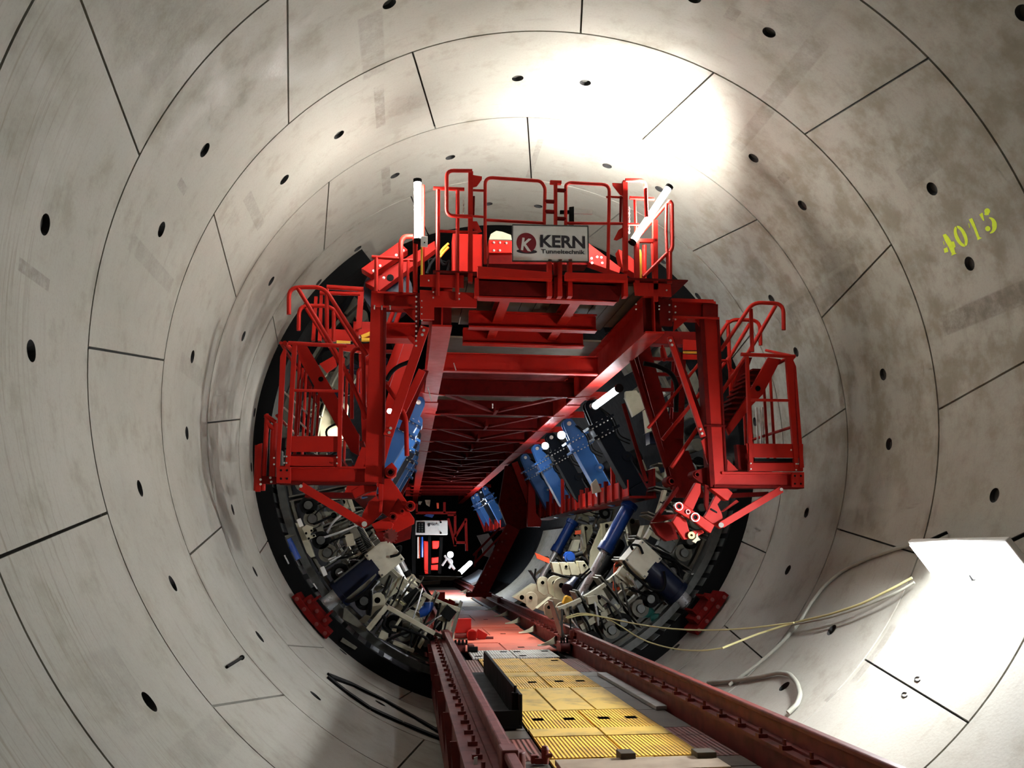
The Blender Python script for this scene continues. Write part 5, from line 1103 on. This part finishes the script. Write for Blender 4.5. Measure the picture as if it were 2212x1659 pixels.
mb = MB(); mb.pp([(924, 1134), (930, 1131), (929, 1136), (926, 1138)], 35.95, .03); B('logo', mb, 'ink', t_)
bolts(t_, [at(x, y, 35.95) for x, y in ((952, 1128), (952, 1151))], (0, -1, 0), .03, .02, 'black')
for i, (x0, x1, m_, lab) in enumerate(((901, 904, 'white', 'distant white vertical pipe left of the red pump skid'), (905, 907, 'orange', 'distant pinkish vertical pipe left of the red pump skid'), (908, 914, 'bblue', 'distant blue vertical pipes left of the red pump skid'))):
    mb = MB(); x = (x0 + x1) / 2; mb.cyl(at(x, 1160, 38.5), at(x, 1206 if i < 2 else 1204, 38.5), (x1 - x0) / 2 * 38.5 / 1840, 14); B('far_pipe', mb, m_, None, lab, 'pipe')
sk2 = T('pump_skid', at(935, 1238, 39.5), 'distant bright red pump skid glowing beneath the grey cabinet', 'machine')
for nm, px in (('housing', [(915, 1168), (926, 1170), (925, 1236), (916, 1232)]), ('housing', [(933, 1168), (949, 1168), (949, 1180), (945, 1186), (934, 1186)]), ('motor', [(932, 1205), (948, 1203), (949, 1216), (932, 1218)]), ('base', [(930, 1221), (950, 1219), (949, 1232), (931, 1232)]), ('pump', [(916, 1232), (925, 1235), (925, 1240), (918, 1240)])):
    mb = MB(); mb.pp(px, 39.5, .6); B(nm, mb, 'red', sk2, bevel=.03)
for i, (px, lab) in enumerate((([(925, 1158), (931, 1158), (931, 1240), (925, 1240)], 'dark middle post in front of the distant red pump skid'), ([(950, 1160), (957, 1160), (953, 1240), (946, 1238)], 'dark right post beside the distant red pump skid'), ([(889, 1100), (898, 1100), (898, 1240), (890, 1240)], 'dark left post beside the distant pipes'))):
    mb = MB(); mb.pp(px, 37.5, .3); B('far_post', mb, 'black', None, lab, 'post')
# dark crossbars and red lattice frame in the far background
lt = T('lattice_frame', at(985, 1180, 41), 'distant dark red lattice frame between the cabinet and the far clamp arms', 'frame')
for a, b in (((967, 1112), (985, 1112)), ((983, 1112), (983, 1180)), ((968, 1120), (983, 1178)), ((983, 1160), (1005, 1125)), ((983, 1172), (1006, 1172)), ((1006, 1120), (1008, 1190)), ((890, 1108), (985, 1108)), ((900, 1088), (900, 1108)), ((960, 1085), (960, 1108))):
    mb = MB(); mb.bar(at(*a, 41), at(*b, 41), .12, .15); B('bar', mb, 'red2', lt)
for k, (px, m_, lab) in enumerate((([(904, 1083), (912, 1083), (908, 1090), (904, 1089)], 'cream', 'tiny pale block above the distant cabinet, leftmost'), ([(918, 1080), (930, 1080), (928, 1094), (921, 1090)], 'cream', 'pale block above the distant cabinet beside the red one'), ([(943, 1086), (948, 1086), (948, 1098), (944, 1098)], 'orange', 'tiny orange red block above the distant cabinet'), ([(922, 1110), (938, 1112), (934, 1118), (916, 1114)], 'bblue', 'blue beam on top of the distant cabinet'))):
    mb = MB(); mb.pp(px, 42, .4); B('far_block', mb, m_, None, lab, 'block')
cw = T('far_segment', at(1020, 1240, 33), 'distant large curved shell segment beyond the far blue cylinder', 'segment')
mb = MB(); mb.arcplate(104, 152, 4.05, 4.2, 30, 36, 24); B('slab', mb, 'cream2', cw)
cw = T('far_segment', pol(150, 3.6, 40), 'small bright curved segment beside the far end of the right rail', 'segment')
mb = MB(); mb.arcplate(143, 160, 3.5, 3.6, 40, 47, 12); B('slab', mb, 'plank', cw)
tube_lamp(at(990, 1240, 33), at(1016, 1216, 36), .09, 'distant blue white lamp tube lying on the curved segment', 'tube2')
for k, (pts, lab) in enumerate((([(960, 1200), (972, 1215), (984, 1232), (975, 1222)], 'pale tangled hoses under the distant round lamp, left coil'), ([(955, 1222), (966, 1205), (978, 1212), (970, 1228)], 'pale tangled hoses under the distant round lamp, right coil'))):
    mb = MB(); mb.tube([at(*p, 36.5) for p in pts], .05, 8, .6); B('hose', mb, 'plank', None, lab, 'hose')
for k, (px, Y, lab) in enumerate((([(905, 1244), (1000, 1246), (975, 1254), (905, 1252)], 30, 'worn timber lying across the far track, upper one'), ([(910, 1256), (952, 1254), (950, 1262), (912, 1264)], 29, 'worn timber lying across the far track, lower one'))):
    mb = MB(); mb.pp(px, Y, .3); B('timber', mb, 'dirtywood', None, lab, 'timber')
# ================================================================ rails on girders
_before = set(o.name for o in COL.objects)
GX = 1.083; ZR = .27
def rail_girder(s, lab):
    t = T('rail_girder', (GX * s, 5, .3), lab, 'rail'); x = GX * s
    y0, y1 = 1.2, 52
    mb = MB(); mb.bx((x - .037, y0, 1.055 + ZR), (x + .037, y1, 1.10 + ZR)); B('rail_head', mb, 'rail', t, bevel=.012)
    mb = MB(); mb.bx((x - .012, y0, .95 + ZR), (x + .012, y1, 1.056 + ZR)); mb.bx((x - .075, y0, .932 + ZR), (x + .075, y1, .952 + ZR)); B('rail_foot', mb, 'rail', t)
    mb = MB(); mb.bx((x - .25 if s < 0 else x - .15, y0, .905 + ZR), (x + .14 if s < 0 else x + .16, y1, .932 + ZR)); B('top_flange', mb, 'rail', t)
    mb = MB(); mb.bx((x + (.20 if s < 0 else .12) * s, y0, .40), (x + (.22 if s < 0 else .14) * s, y1, .906 + ZR)); mb.bx((x - .10 * s, y0, .60), (x - .08 * s, y1, .906 + ZR)); B('web', mb, 'rail', t)
    if s < 0:
        for i in range(17):
            y = 5.6 + i * 1.25; mb = MB(); mb.prism([(x - .222, y, .905 + ZR), (x - .30, y, .905 + ZR), (x - .222, y, .55)], (0, .02, 0)); B('stiffener', mb, 'rail', t)
    return t
gl = rail_girder(-1, 'left red rail on a tall box girder with clips, rising from the bottom edge')
gr = rail_girder(1, 'long right red rail with clips running from the bottom right corner')
def clip(par, x, y, sgn):
    mb = MB(); mb.bx((x - .035, y - .03, .932 + ZR), (x + .035, y + .03, .96 + ZR)); k_ = B('rail_clip', mb, 'rail', par); mb = MB(); mb.cyl((x + .005 * sgn, y, .955 + ZR), (x + .005 * sgn, y, 1.0 + ZR), .014, 8); B('clip_bolt', mb, 'rail', k_)
for i in range(40):
    y = 4.9 + .42 * i
    clip(gl, -GX - .15, y, 1)
    if i < 34: clip(gr, GX - .115, y, -1)
for s, g in ((-1, gl), (1, gr)):
    for y in (14.5, 26.2) if s > 0 else (5.6, 14.4):
        mb = MB(); mb.bx((GX * s - .055, y - .10, .99 + ZR), (GX * s + .055, y + .10, 1.115 + ZR)); mb.cyl((GX * s - .05 * s, y, .94 + ZR), (GX * s - .05 * s, y, 1.09 + ZR), .06, 10); B('fishplate', mb, 'rail', g, bevel=.01)
t_ = T('cable_tag', at(1029, 1648, 5.75), 'small white tag on the left rail girder near the bottom edge', 'tag'); mb = MB(); mb.pp([(1024, 1636), (1032, 1634), (1031, 1652), (1023, 1652)], 5.75, .008); B('tag', mb, 'white', t_)

# support cradles below the track, one under each joint
for i, y in enumerate((5.4, 8.9, 12.4, 15.9)):
    t_ = T('track_cradle', (0, y, .05), 'dark steel cradle carrying the track, %s from the bottom edge' % ['first', 'second', 'third', 'fourth'][i], 'cradle')
    mb = MB(); mb.bx((-1.3, y, .62), (1.3, y + .2, .80)); B('cross_beam', mb, 'black', t_)
    for s in (-1, 1):
        mb = MB(); mb.bx((.98 * s - .12, y, .16), (.98 * s + .12, y + .2, .62)); B('leg', mb, 'black', t_)
# ================================================================ deck plates
ZD = 1.02
def plate(x0, x1, y0, y1, mat, lab, grp, z=ZD, th=.02, tilt=0, holes=()):
    g = .011; x0 += g; x1 -= g; y0 += g; y1 -= g
    mb = MB(); rot = Matrix.Rotation(tilt, 3, 'Z')
    mb.box(((x0 + x1) / 2, (y0 + y1) / 2, z - th / 2), (x1 - x0, y1 - y0, th), rot)
    t = B('deck_plate', mb, mat, None, lab, 'deck plate', grp)
    for hx, hy in holes:                                                        # lifting slot, a near-black block for the shaded opening
        m2 = MB(); m2.bx((hx - .055, hy - .06, z - .004), (hx + .055, hy + .06, z + .0015)); B('lifting_slot', m2, 'void', t)
    return t
rowsY = [(5.0, 6.1), (6.1, 6.56), (6.56, 6.91), (6.91, 7.72), (7.72, 8.08), (8.08, 9.01), (9.01, 10.54), (10.54, 11.54), (11.54, 11.99), (11.99, 13.56)]
rn = ['closest to the bottom edge', 'second row from the bottom edge', 'third row from the bottom edge', 'fourth row from the bottom edge', 'narrow strip past the long ribbed pair', 'row with four square slots, near one', 'long smooth row beside the black channel', 'row with four square slots farther back', 'narrow strip before the last yellow row', 'last yellow row before the white plate']
for i, (y0, y1) in enumerate(rowsY):
    mt = ['yplate2', 'yplate', 'yplate2', 'yplate', 'yplate2', 'yplate', 'yplate2', 'yplate', 'yplate2', 'yplate'][i]
    cuts = [-.626, .02, .63] if i not in (2, 6, 0) else [-.626, -.2, .22, .63]
    for j in range(len(cuts) - 1):
        sl_ = []
        if i in (5, 7): sl_ = [(cuts[j] + .17, y0 + .5 * (y1 - y0)), (cuts[j + 1] - .17, y0 + .5 * (y1 - y0))]
        if i == 9: sl_ = [(cuts[j] + .1 if j == 0 else cuts[j + 1] - .12, y1 - .3)]
        plate(cuts[j], cuts[j + 1], y0, y1, mt, 'yellow deck plate, %s, %s' % (rn[i], ['left', 'right'][j] if len(cuts) == 3 else ['left', 'middle', 'right'][j]), 'yellow deck plates', ZD + rnd.uniform(-.004, .004), tilt=rnd.uniform(-.004, .004), holes=sl_)
    plate(-.93, -.626, y0, y1, 'rbrown' if i in (3, 9) else 'gboard', ('red brown' if i in (3, 9) else 'grey') + ' left side board beside the plates %s' % rn[i], 'side boards of the deck', ZD - .012)
    plate(.63, .93, y0, y1, 'rbrown' if i in (3, 9, 4) else 'gboard', ('red brown' if i in (3, 9, 4) else 'grey') + ' right side board beside the plates %s' % rn[i], 'side boards of the deck', ZD - .012)
for j, (x0, x1) in enumerate(((-.72, -.02), (-.02, .66))): plate(x0, x1, 13.56, 14.66, 'wplate', 'white ribbed deck plate, %s one of the pair' % ('left' if j == 0 else 'right'), 'white deck plates', ZD + .015, holes=[(x0 + .1, 14.4), (x1 - .12, 14.4), (x0 + .12, 13.8)])
ry = [14.66, 16.0, 17.5, 19.5, 21.5, 23.7, 25.9]
for i in range(6):
    for j, (x0, x1) in enumerate(((-.82, -.05), (-.05, .80))):
        plate(x0 - .03 * (i % 2), x1, ry[i], ry[i + 1], 'rplate', 'red deck plate, row %s past the white plates, %s half' % (['one', 'two', 'three', 'four', 'five', 'six'][i], ['left', 'right'][j]), 'red deck plates', ZD + rnd.uniform(-.008, .012), tilt=rnd.uniform(-.008, .008), holes=[(x0 + .3, ry[i] + .5)] if (i + j) % 2 else [])
for j, (x0, x1) in enumerate(((-.75, 0), (0, .75))): plate(x0, x1, 25.9, 28, 'wplate', 'far dull white deck plate, %s half' % ('left' if j == 0 else 'right'), 'far white deck plates')
for i in range(3):
    plate(-.7, .7, 28 + 1.9 * i, 29.9 + 1.9 * i, 'yplate2', 'far dull yellow deck board, %s' % ['nearest', 'middle', 'rearmost'][i], 'far yellow boards')
for i in range(6): plate(-.7, .8, 33.7 + 2.1 * i, 35.8 + 2.1 * i, 'rplate' if i < 4 else 'gboard', 'far red deck plate, number %s beyond the yellow boards' % ['one', 'two', 'three', 'four', 'five', 'six'][i], 'far red deck plates')
mb = MB(); mb.bx((-.93, 5.2, ZD - .10), (-.80, 45, ZD - .03)); mb.bx((.80, 5.2, ZD - .10), (.93, 45, ZD - .03)); mb.bx((-.05, 5.2, ZD - .12), (.05, 45, ZD - .035)); t_ = T('deck_bearer', (0, 5.2, ZD - .12), 'dark steel bearers under the deck plates', 'frame'); B('bearer', mb, 'black', t_)
mb = MB(); mb.bx((-1.0, 5.2, ZD - .25), (1.0, 45, ZD - .23)); B('gap_backing', mb, 'black', t_)  # added black sheet that keeps the gaps between plates dark
for i, x in enumerate((-.3, .2, .62)):
    pass
# timber blocks and pale board across the bottom edge
for i, (px, m_, lab) in enumerate((([(1342, 1632), (1378, 1634), (1376, 1650), (1342, 1650)], 'dirtywood', 'small timber block by the bottom edge, on the yellow plates'), ([(1508, 1634), (1560, 1640), (1558, 1652), (1508, 1648)], 'dirtywood', 'small timber block by the bottom edge, near the right rail'))):
    p = atz(*px[3], ZD + .02); q = atz(*px[2], ZD + .02); mb = MB(); mb.bx((p.x, p.y, ZD + .01), (q.x, p.y + .15, ZD + .09)); B('timber_block', mb, m_, None, lab, 'block', bevel=.005)
p = atz(1200, 1652, ZD + .02); q = atz(1590, 1652, ZD + .02); mb = MB(); mb.bx((p.x, p.y - .35, ZD + .01), (q.x - .1, p.y + .02, ZD + .05)); B('pale_board', mb, 'tan', None, 'pale board lying across the deck at the bottom edge', 'board', bevel=.004)
# black channel section lying left
p0 = atz(1060, 1552, ZD + .02); t_ = T('steel_channel', (-.72, 8.9, ZD), 'black steel channel piece lying on the left side of the deck', 'channel')
ya, yb = atz(1060, 1552, ZD + .1).y, atz(1062, 1440, ZD + .1).y
xr = atz(1113, 1552, ZD).x; xl = xr - .36
mb = MB(); mb.bx((xl, ya, ZD + .004), (xr, yb, ZD + .03)); mb.bx((xr - .03, ya, ZD + .03), (xr, yb, ZD + .30)); mb.bx((xl, ya, ZD + .03), (xl + .03, yb, ZD + .12)); B('channel', mb, 'black', t_, bevel=.004)
mb = MB(); mb.bx((xl + .03, ya, ZD + .03), (xr - .03, ya + .03, ZD + .16)); B('end_plate', mb, 'black', t_)
mb = MB(); mb.cyl((xr - .05, ya + .12, ZD + .03), (xr - .05, ya + .12, ZD + .30), .035, 14); mb.cyl((xr - .05, ya + .12, ZD + .30), (xr - .05, ya + .12, ZD + .36), .015); B('bottle_jack', mb, 'rubber', t_)
# grey plank lying on the right
a, b, c, d_ = [atz(*q, ZD + .03) for q in ((1290, 1452), (1310, 1452), (1441, 1524), (1418, 1526))]
mb = MB(); mb.prism([a, b, c, d_], (0, 0, -.04)); B('grey_plank', mb, 'plank', None, 'long grey plank lying along the right side of the deck', 'plank', bevel=.004)
# curved pale fins between rail and deck
def fin(s, y, lab):
    x0, x1 = 1.0 * s, .56 * s; n = 8; top = []; bot = []
    for i in range(n + 1):
        f = i / n; x = x0 + (x1 - x0) * f; yy = y + .55 * (1 - f) ** 1.6 ; z = ZD + .02 + .12 * (1 - f) ** 1.5 + .01
        top.append(V((x, yy, z))); bot.append(V((x, yy - .10 * (1 - f) - .02, ZD + .012)))
    mb = MB(); mb.prism(top + bot[::-1], (0, .035, 0)); B('curved_fin', mb, 'cream', None, lab, 'fin', 'curved fins along the track edges')
ords = ['nearest', 'second', 'third', 'fourth', 'fifth', 'sixth', 'seventh']
for i, y in enumerate((15.3, 17.9, 20.4, 22.9, 25.6, 37, 39)): fin(1, y, 'curved pale fin at the right deck edge, %s from the camera' % ords[i])
for i, y in enumerate((16.6, 18.9, 21.6, 24.0)): fin(-1, y, 'curved pale fin at the left deck edge, %s from the camera' % ords[i])
# red shunting blocks on the deck
def clampbox(name, c, lab, k=1.0):
    c = V(c); t = T(name, c, lab, 'machine block')
    mb = MB(); mb.box(c + V((0, 0, .26)) * k, V((.30, .12, .26)) * k, Matrix.Rotation(.15, 3, 'Z')); B('upper_box', mb, 'red', t, bevel=.006)
    mb = MB(); mb.box(c + V((.16, -.1, .08)) * k, V((.16, .2, .18)) * k); mb.cyl(c + V((.16, -.2, .1)) * k, c + V((.16, 0, .1)) * k, .10 * k, 16); B('body', mb, 'red', t, bevel=.006)
    mb = MB(); mb.box(c + V((.34, 0, .08)) * k, V((.2, .16, .16)) * k, Matrix.Rotation(.5, 3, 'Y')); B('arm', mb, 'red', t, bevel=.006)
    mb = MB(); mb.cyl(c + V((.4, 0, .03)) * k, c + V((.58, 0, .03)) * k, .03 * k); mb.cyl(c + V((-.16, -.05, .08)) * k, c + V((.1, -.05, .08)) * k, .05 * k); B('shaft', mb, 'rail', t)
clampbox('track_clamp', (-.66, 16.7, ZD), 'bright red track clamp standing on the red plates next to the left rail')
clampbox('track_clamp', (-.66, 28.6, ZD), 'distant bright red track clamp beside the far yellow boards', 1.1)
t_ = T('wheel_stop', (-.74, 14.6, ZD), 'dark red wheel stop with bolts left of the white deck plate', 'machine block'); mb = MB(); mb.box((-.86, 14.7, ZD + .08), (.22, .3, .14)); mb.box((-.66, 14.6, ZD + .06), (.1, .25, .12)); B('body', mb, 'rail', t_, bevel=.01); mb = MB(); [mb.cyl((-.92 + .06 * i, 14.5, ZD + .12), (-.92 + .06 * i, 14.5, ZD + .2), .018) for i in range(4)]; mb.cyl((-.72, 14.45, ZD + .05), (-.56, 14.45, ZD + .05), .05); B('stud', mb, 'black', t_)
t_ = T('wheel_stop', (.84, 14.5, ZD), 'dark red wheel stop at the right rail joint beside the white deck plate', 'machine block'); mb = MB(); mb.box((.86, 14.5, ZD + .08), (.16, .3, .16)); mb.cyl((.78, 14.3, ZD + .08), (.95, 14.3, ZD + .08), .07); B('body', mb, 'rail', t_, bevel=.01); mb = MB(); [mb.cyl((.8 + .05 * i, 14.3, ZD + .12), (.8 + .05 * i, 14.3, ZD + .24), .014) for i in range(3)]; B('stud', mb, 'black', t_)
p = atz(1178, 1650, ZD); t_ = T('coupling_pin', p, 'dark red coupling pin and bracket standing on the deck at the bottom edge', 'coupling')
mb = MB(); mb.cyl(p + V((0, 0, 0)), p + V((.0, 0, .10)), .028, 14); mb.cyl(p + V((0, 0, .10)), p + V((0, 0, .125)), .034, 14, .02); mb.cyl(p + V((0, -.02, .06)), p + V((.05, -.02, .06)), .016); B('pin', mb, 'rail', t_)
mb = MB(); mb.box(p + V((-.08, .02, .03)), (.05, .05, .06)); mb.box(p + V((-.03, .02, .02)), (.1, .08, .04)); B('bracket', mb, 'rail', t_, bevel=.004)
mb = MB(); mb.tube([atz(1130, 1606, ZD + .02), atz(1142, 1625, ZD + .03), atz(1155, 1634, ZD + .03), atz(1163, 1636, ZD + .05)], .006, 8, .05); B('cable', mb, 'dcable', None, 'thin dark cable curving to the coupling pin on the deck', 'cable')

for o in COL.objects:                                              # lay the whole track assembly on its slight fall
    if o.parent is None and o.name not in _before and not o.name.startswith(('track_cradle', 'cable_tag')):
        y_, z_ = o.location.y, o.location.z; o.rotation_euler.x = -TILT
        o.location.y = y_ * math.cos(TILT) + z_ * math.sin(TILT); o.location.z = -y_ * math.sin(TILT) + z_ * math.cos(TILT)
# ================================================================ hoses and cables on the lining
def wallhose(pts, r, mat, lab, cat='cable', off=.02, rad=.25, kind_=None):
    P_ = []
    for i in range(len(pts) - 1):
        for k in range(4):
            f = k / 4; x = pts[i][0] * (1 - f) + pts[i + 1][0] * f; y = pts[i][1] * (1 - f) + pts[i + 1][1] * f; o = (pts[i][2] * (1 - f) + pts[i + 1][2] * f) if len(pts[i]) > 2 else off
            P_.append(onwall(x, y, R - o))
    P_.append(onwall(pts[-1][0], pts[-1][1], R - (pts[-1][2] if len(pts[-1]) > 2 else off)))
    Q = P_[:1]
    for i in range(1, len(P_) - 1): Q.append((P_[i - 1] + P_[i] * 2 + P_[i + 1]) / 4)
    mb = MB(); mb.tube(Q + P_[-1:], r, 10); return B('cable' if cat == 'cable' else 'hose', mb, mat, None, lab, cat)
wallhose([(1975, 1175), (1930, 1186), (1870, 1208), (1820, 1232), (1780, 1265), (1752, 1302), (1727, 1345), (1690, 1388), (1640, 1432), (1575, 1480)], .022, 'gcable', 'thick grey cable curving down the right wall from the floodlight', off=.03)
wallhose([(1970, 1248, .06), (1930, 1270, .1), (1860, 1305, .12), (1790, 1328, .12), (1715, 1345, .1), (1640, 1368, .25), (1560, 1400, .5)], .014, 'ycable', 'pale yellow cable leaving the floodlight, upper strand')
wallhose([(1975, 1258, .06), (1935, 1281, .1), (1862, 1312, .12), (1792, 1334, .12), (1712, 1350, .1)], .014, 'gcable', 'pale grey cable leaving the floodlight, lower strand')
def sag(pts, r, mat, lab):
    q = [at(x, y, Y) for x, y, Y in pts]; mb = MB(); s = [q[0]]
    for i in range(1, len(q) - 1):
        for k in range(1, 4): s.append((q[i - 1] + q[i]) / 2 * (1 - k / 4) ** 2 + q[i] * 2 * (k / 4) * (1 - k / 4) + (q[i] + q[i + 1]) / 2 * (k / 4) ** 2)
        s.append((q[i] + q[i + 1]) / 2)
    mb.tube(s + [q[-1]], r, 8); B('cable', mb, mat, None, lab, 'cable')
sag([(1715, 1345, 10.6), (1600, 1360, 11.5), (1480, 1362, 12.5), (1380, 1350, 13.6), (1310, 1334, 14.2), (1260, 1326, 14.3), (1225, 1336, 14.3)], .011, 'ycable', 'upper yellow cable strung from the cream lugs to the right wall')
sag([(1560, 1400, 12.0), (1520, 1406, 12.2), (1460, 1404, 12.8), (1390, 1385, 13.5), (1345, 1355, 14.0), (1310, 1334, 14.2), (1255, 1322, 14.3), (1222, 1334, 14.3)], .011, 'ycable', 'lower yellow cable sagging from the cream lugs across the right wall')
wallhose([(1530, 1474), (1580, 1471), (1640, 1462), (1680, 1453), (1706, 1456), (1722, 1475), (1729, 1500), (1722, 1522), (1702, 1540)], .028, 'gcable', 'thick hose loop lying on the floor curve beside the right rail', 'hose', .04)
wallhose([(1600, 1410), (1640, 1440), (1700, 1400)], .012, 'gcable', 'thin grey line by the ring joint on the right wall') if False else None
for k, (pts, w_, lab) in enumerate((([(708, 1462), (745, 1492), (800, 1530), (870, 1562), (962, 1600)], .06, 'lower black rubber strip lying curved on the left floor curve'), ([(712, 1460), (760, 1478), (830, 1512), (900, 1552), (965, 1590)], .05, 'upper black rubber strip lying on the left floor curve'))):
    q = [onwall(x, y, R - .012) for x, y in pts]; s = []
    for i in range(len(q) - 1):
        for k2 in range(5): s.append(q[i].lerp(q[i + 1], k2 / 5))
    s.append(q[-1]); mb = MB()
    for i in range(len(s) - 1):
        n_ = V((-s[i].x, 0, R - s[i].z)).normalized(); mb.bar(s[i], s[i].lerp(s[i + 1], 1.03), w_ * 2, .03, n_)
    B('rubber_strip', mb, 'rubber', None, lab, 'rubber strip')
p0, p1 = onwall(490, 1441, R - .015), onwall(522, 1421, R - .015); mb = MB(); mb.tube([p0, p1], .014); mb.cyl(p1, p1 + (p1 - p0).normalized() * .03, .024, 8); B('steel_pin', mb, 'black', None, 'short black steel pin stuck in the joint low on the left wall', 'pin')
for k, (x, y) in enumerate(((1982, 1467), (1954, 1501))):
    c = onwall(x, y, R - .004); ring = [onwall(x + 6 * math.cos(t), y + 5 * math.sin(t), R - .006) for t in [math.radians(a) for a in range(20, 340, 32)]]
    mb = MB(); mb.tube(ring, .006, 6); B('cast_mark', mb, 'hole', None, '%s small curled cast mark beside the dark joint low on the right wall' % ('upper' if k == 0 else 'lower'), 'mark')
# yellow green stencilled ring number on the right wall
D = lambda x, y: onwall(1960 + x / 4.881, 380 + y / 4.881, R - .0025)
num = T('ring_number', onwall(2060, 560, R), 'yellow green sprayed ring number on the right wall above a bolt hole', 'marking')
def glyph(polys):
    mb = MB()
    for pl_ in polys: mb.add([D(*p) for p in pl_], [tuple(range(len(pl_)))])
    B('digit', mb, 'lime', num)
glyph([[(372, 622), (405, 610), (432, 640), (470, 700), (492, 750), (505, 810), (522, 818), (462, 842), (468, 822), (440, 760), (395, 680)], [(383, 768), (420, 750), (430, 785), (432, 800), (392, 812)], [(468, 692), (492, 690), (510, 750), (488, 762)], [(376, 690), (384, 690), (392, 728), (386, 730)]])
def crescent(cx, cy, a, b, rot, t0, t1, w0, w1, n=16):
    out, inn = [], []
    for i in range(n + 1):
        t = math.radians(t0 + (t1 - t0) * i / n); wv = w0 + (w1 - w0) * math.sin(math.pi * i / n)
        for rr, L_ in ((1, out), (1 - wv, inn)):
            x, y = a * rr * math.cos(t), b * rr * math.sin(t); c, s = math.cos(rot), math.sin(rot); L_.append((cx + x * c - y * s, cy + x * s + y * c))
    return [[out[i], out[i + 1], inn[i + 1], inn[i]] for i in range(n)]
glyph(crescent(563, 636, 118, 62, math.radians(66), 0, 176, .22, .62) + crescent(563, 636, 118, 62, math.radians(66), 184, 356, .22, .62))
glyph([[(648, 458), (683, 443), (705, 490), (735, 570), (762, 645), (788, 654), (740, 678), (736, 655), (700, 560)], [(643, 500), (650, 500), (662, 545), (652, 550)]])
def blob(cx, cy, r): return [(cx + r * math.cos(2 * math.pi * i / 16), cy + r * math.sin(2 * math.pi * i / 16)) for i in range(16)]
glyph([[(757, 408), (792, 386), (800, 420), (812, 475), (796, 470)], blob(842, 372, 31), [(815, 395), (845, 400), (862, 385), (858, 412), (825, 416), (808, 405)], blob(848, 556, 28)] + crescent(872, 522, 72, 86, 0, -100, 92, .10, .72))
# floodlight on the right wall
fl = T('floodlight', (3.86, 7.95, 2.62), 'glaring hooded floodlight fixed low on the right wall', 'lamp')
nrm = V((-.80, 0, -.60)).normalized(); tan = V((nrm.z, 0, -nrm.x)); rot = Matrix((V((0, 1, 0)), tan, nrm)).transposed(); fc = V((3.74, 7.95, 2.40))
mb = MB(); mb.box(fc - nrm * .04, (1.54, .54, .06), rot); B('housing', mb, 'white', fl, bevel=.01)
mb = MB(); mb.box(fc, (1.48, .48, .02), rot); B('panel', mb, 'flood', fl)
for y in (7.3, 8.6):
    mb = MB(); mb.bar(fc - nrm * .06 - tan * -.2 + V((0, y - 7.95, 0)), V((3.97, y, 2.72)), .03, .03); B('mount', mb, 'black', fl)
# ================================================================ light of the lamps, plus added fill lights
area('flood', (3.70, 7.95, 2.46), (2.80, 7.95, 1.93), .12, 1.4, 560, (.96, .98, 1))
area('tunnel_run', (0, -2.5, 7.2), (0, 6, 4), 2, .3, 12)
for x, y, z, p, c in ((-2.9, 15.8, 4.9, 70, (1, .93, .8)), (2.9, 17.6, 4.6, 35, (1, .95, .85)), (1.9, 19, 3.2, 12, (.95, 1, .85)), (-1.6, 17.5, 2.8, 14, (.95, 1, .85)), (-.2, 38.0, 2.4, 150, (1, .95, .95)), (.9, 42, 2.3, 60, (.6, .8, 1)), (2.6, 28, 2.6, 25, (.9, .95, 1))):
    if p: point('bay_fill', (x, y, z), p, c, .12)  # added unseen points that brighten the bays and the far end
area('crown_fill', (1.17, 10.28, 7.05), (.85, 10.9, 8.6), .15, .8, 195, (1, .98, .94), 165)  # added area light beside the right tube, brightens the crown
for x, y, z, p, c in ((1.25, 16.5, 4.75, 14, (.85, .92, 1)), (1.2, 18.9, 4.7, 14, (.85, .92, 1)), (1.15, 21.5, 4.7, 12, (.85, .92, 1)), (-1.2, 17, 4.6, 10, (.85, .92, 1)), (1.2, 39, 4.4, 50, (.85, .92, 1))): point('arm_fill', (x, y, z), p, c, .1)  # added point lights that brighten the clamp arms
area('bay_down_fill', (1.55, 17.6, 3.35), (1.5, 17.4, 1), .2, 2.5, 75, (1, 1, .92), 150)  # added downward light without a fixture, brightens the cream plates
area('bay_down_fill', (-1.7, 17.0, 3.2), (-1.7, 16.8, 1), .2, 2, 40, (1, 1, .92), 150)  # same added light for the left flank
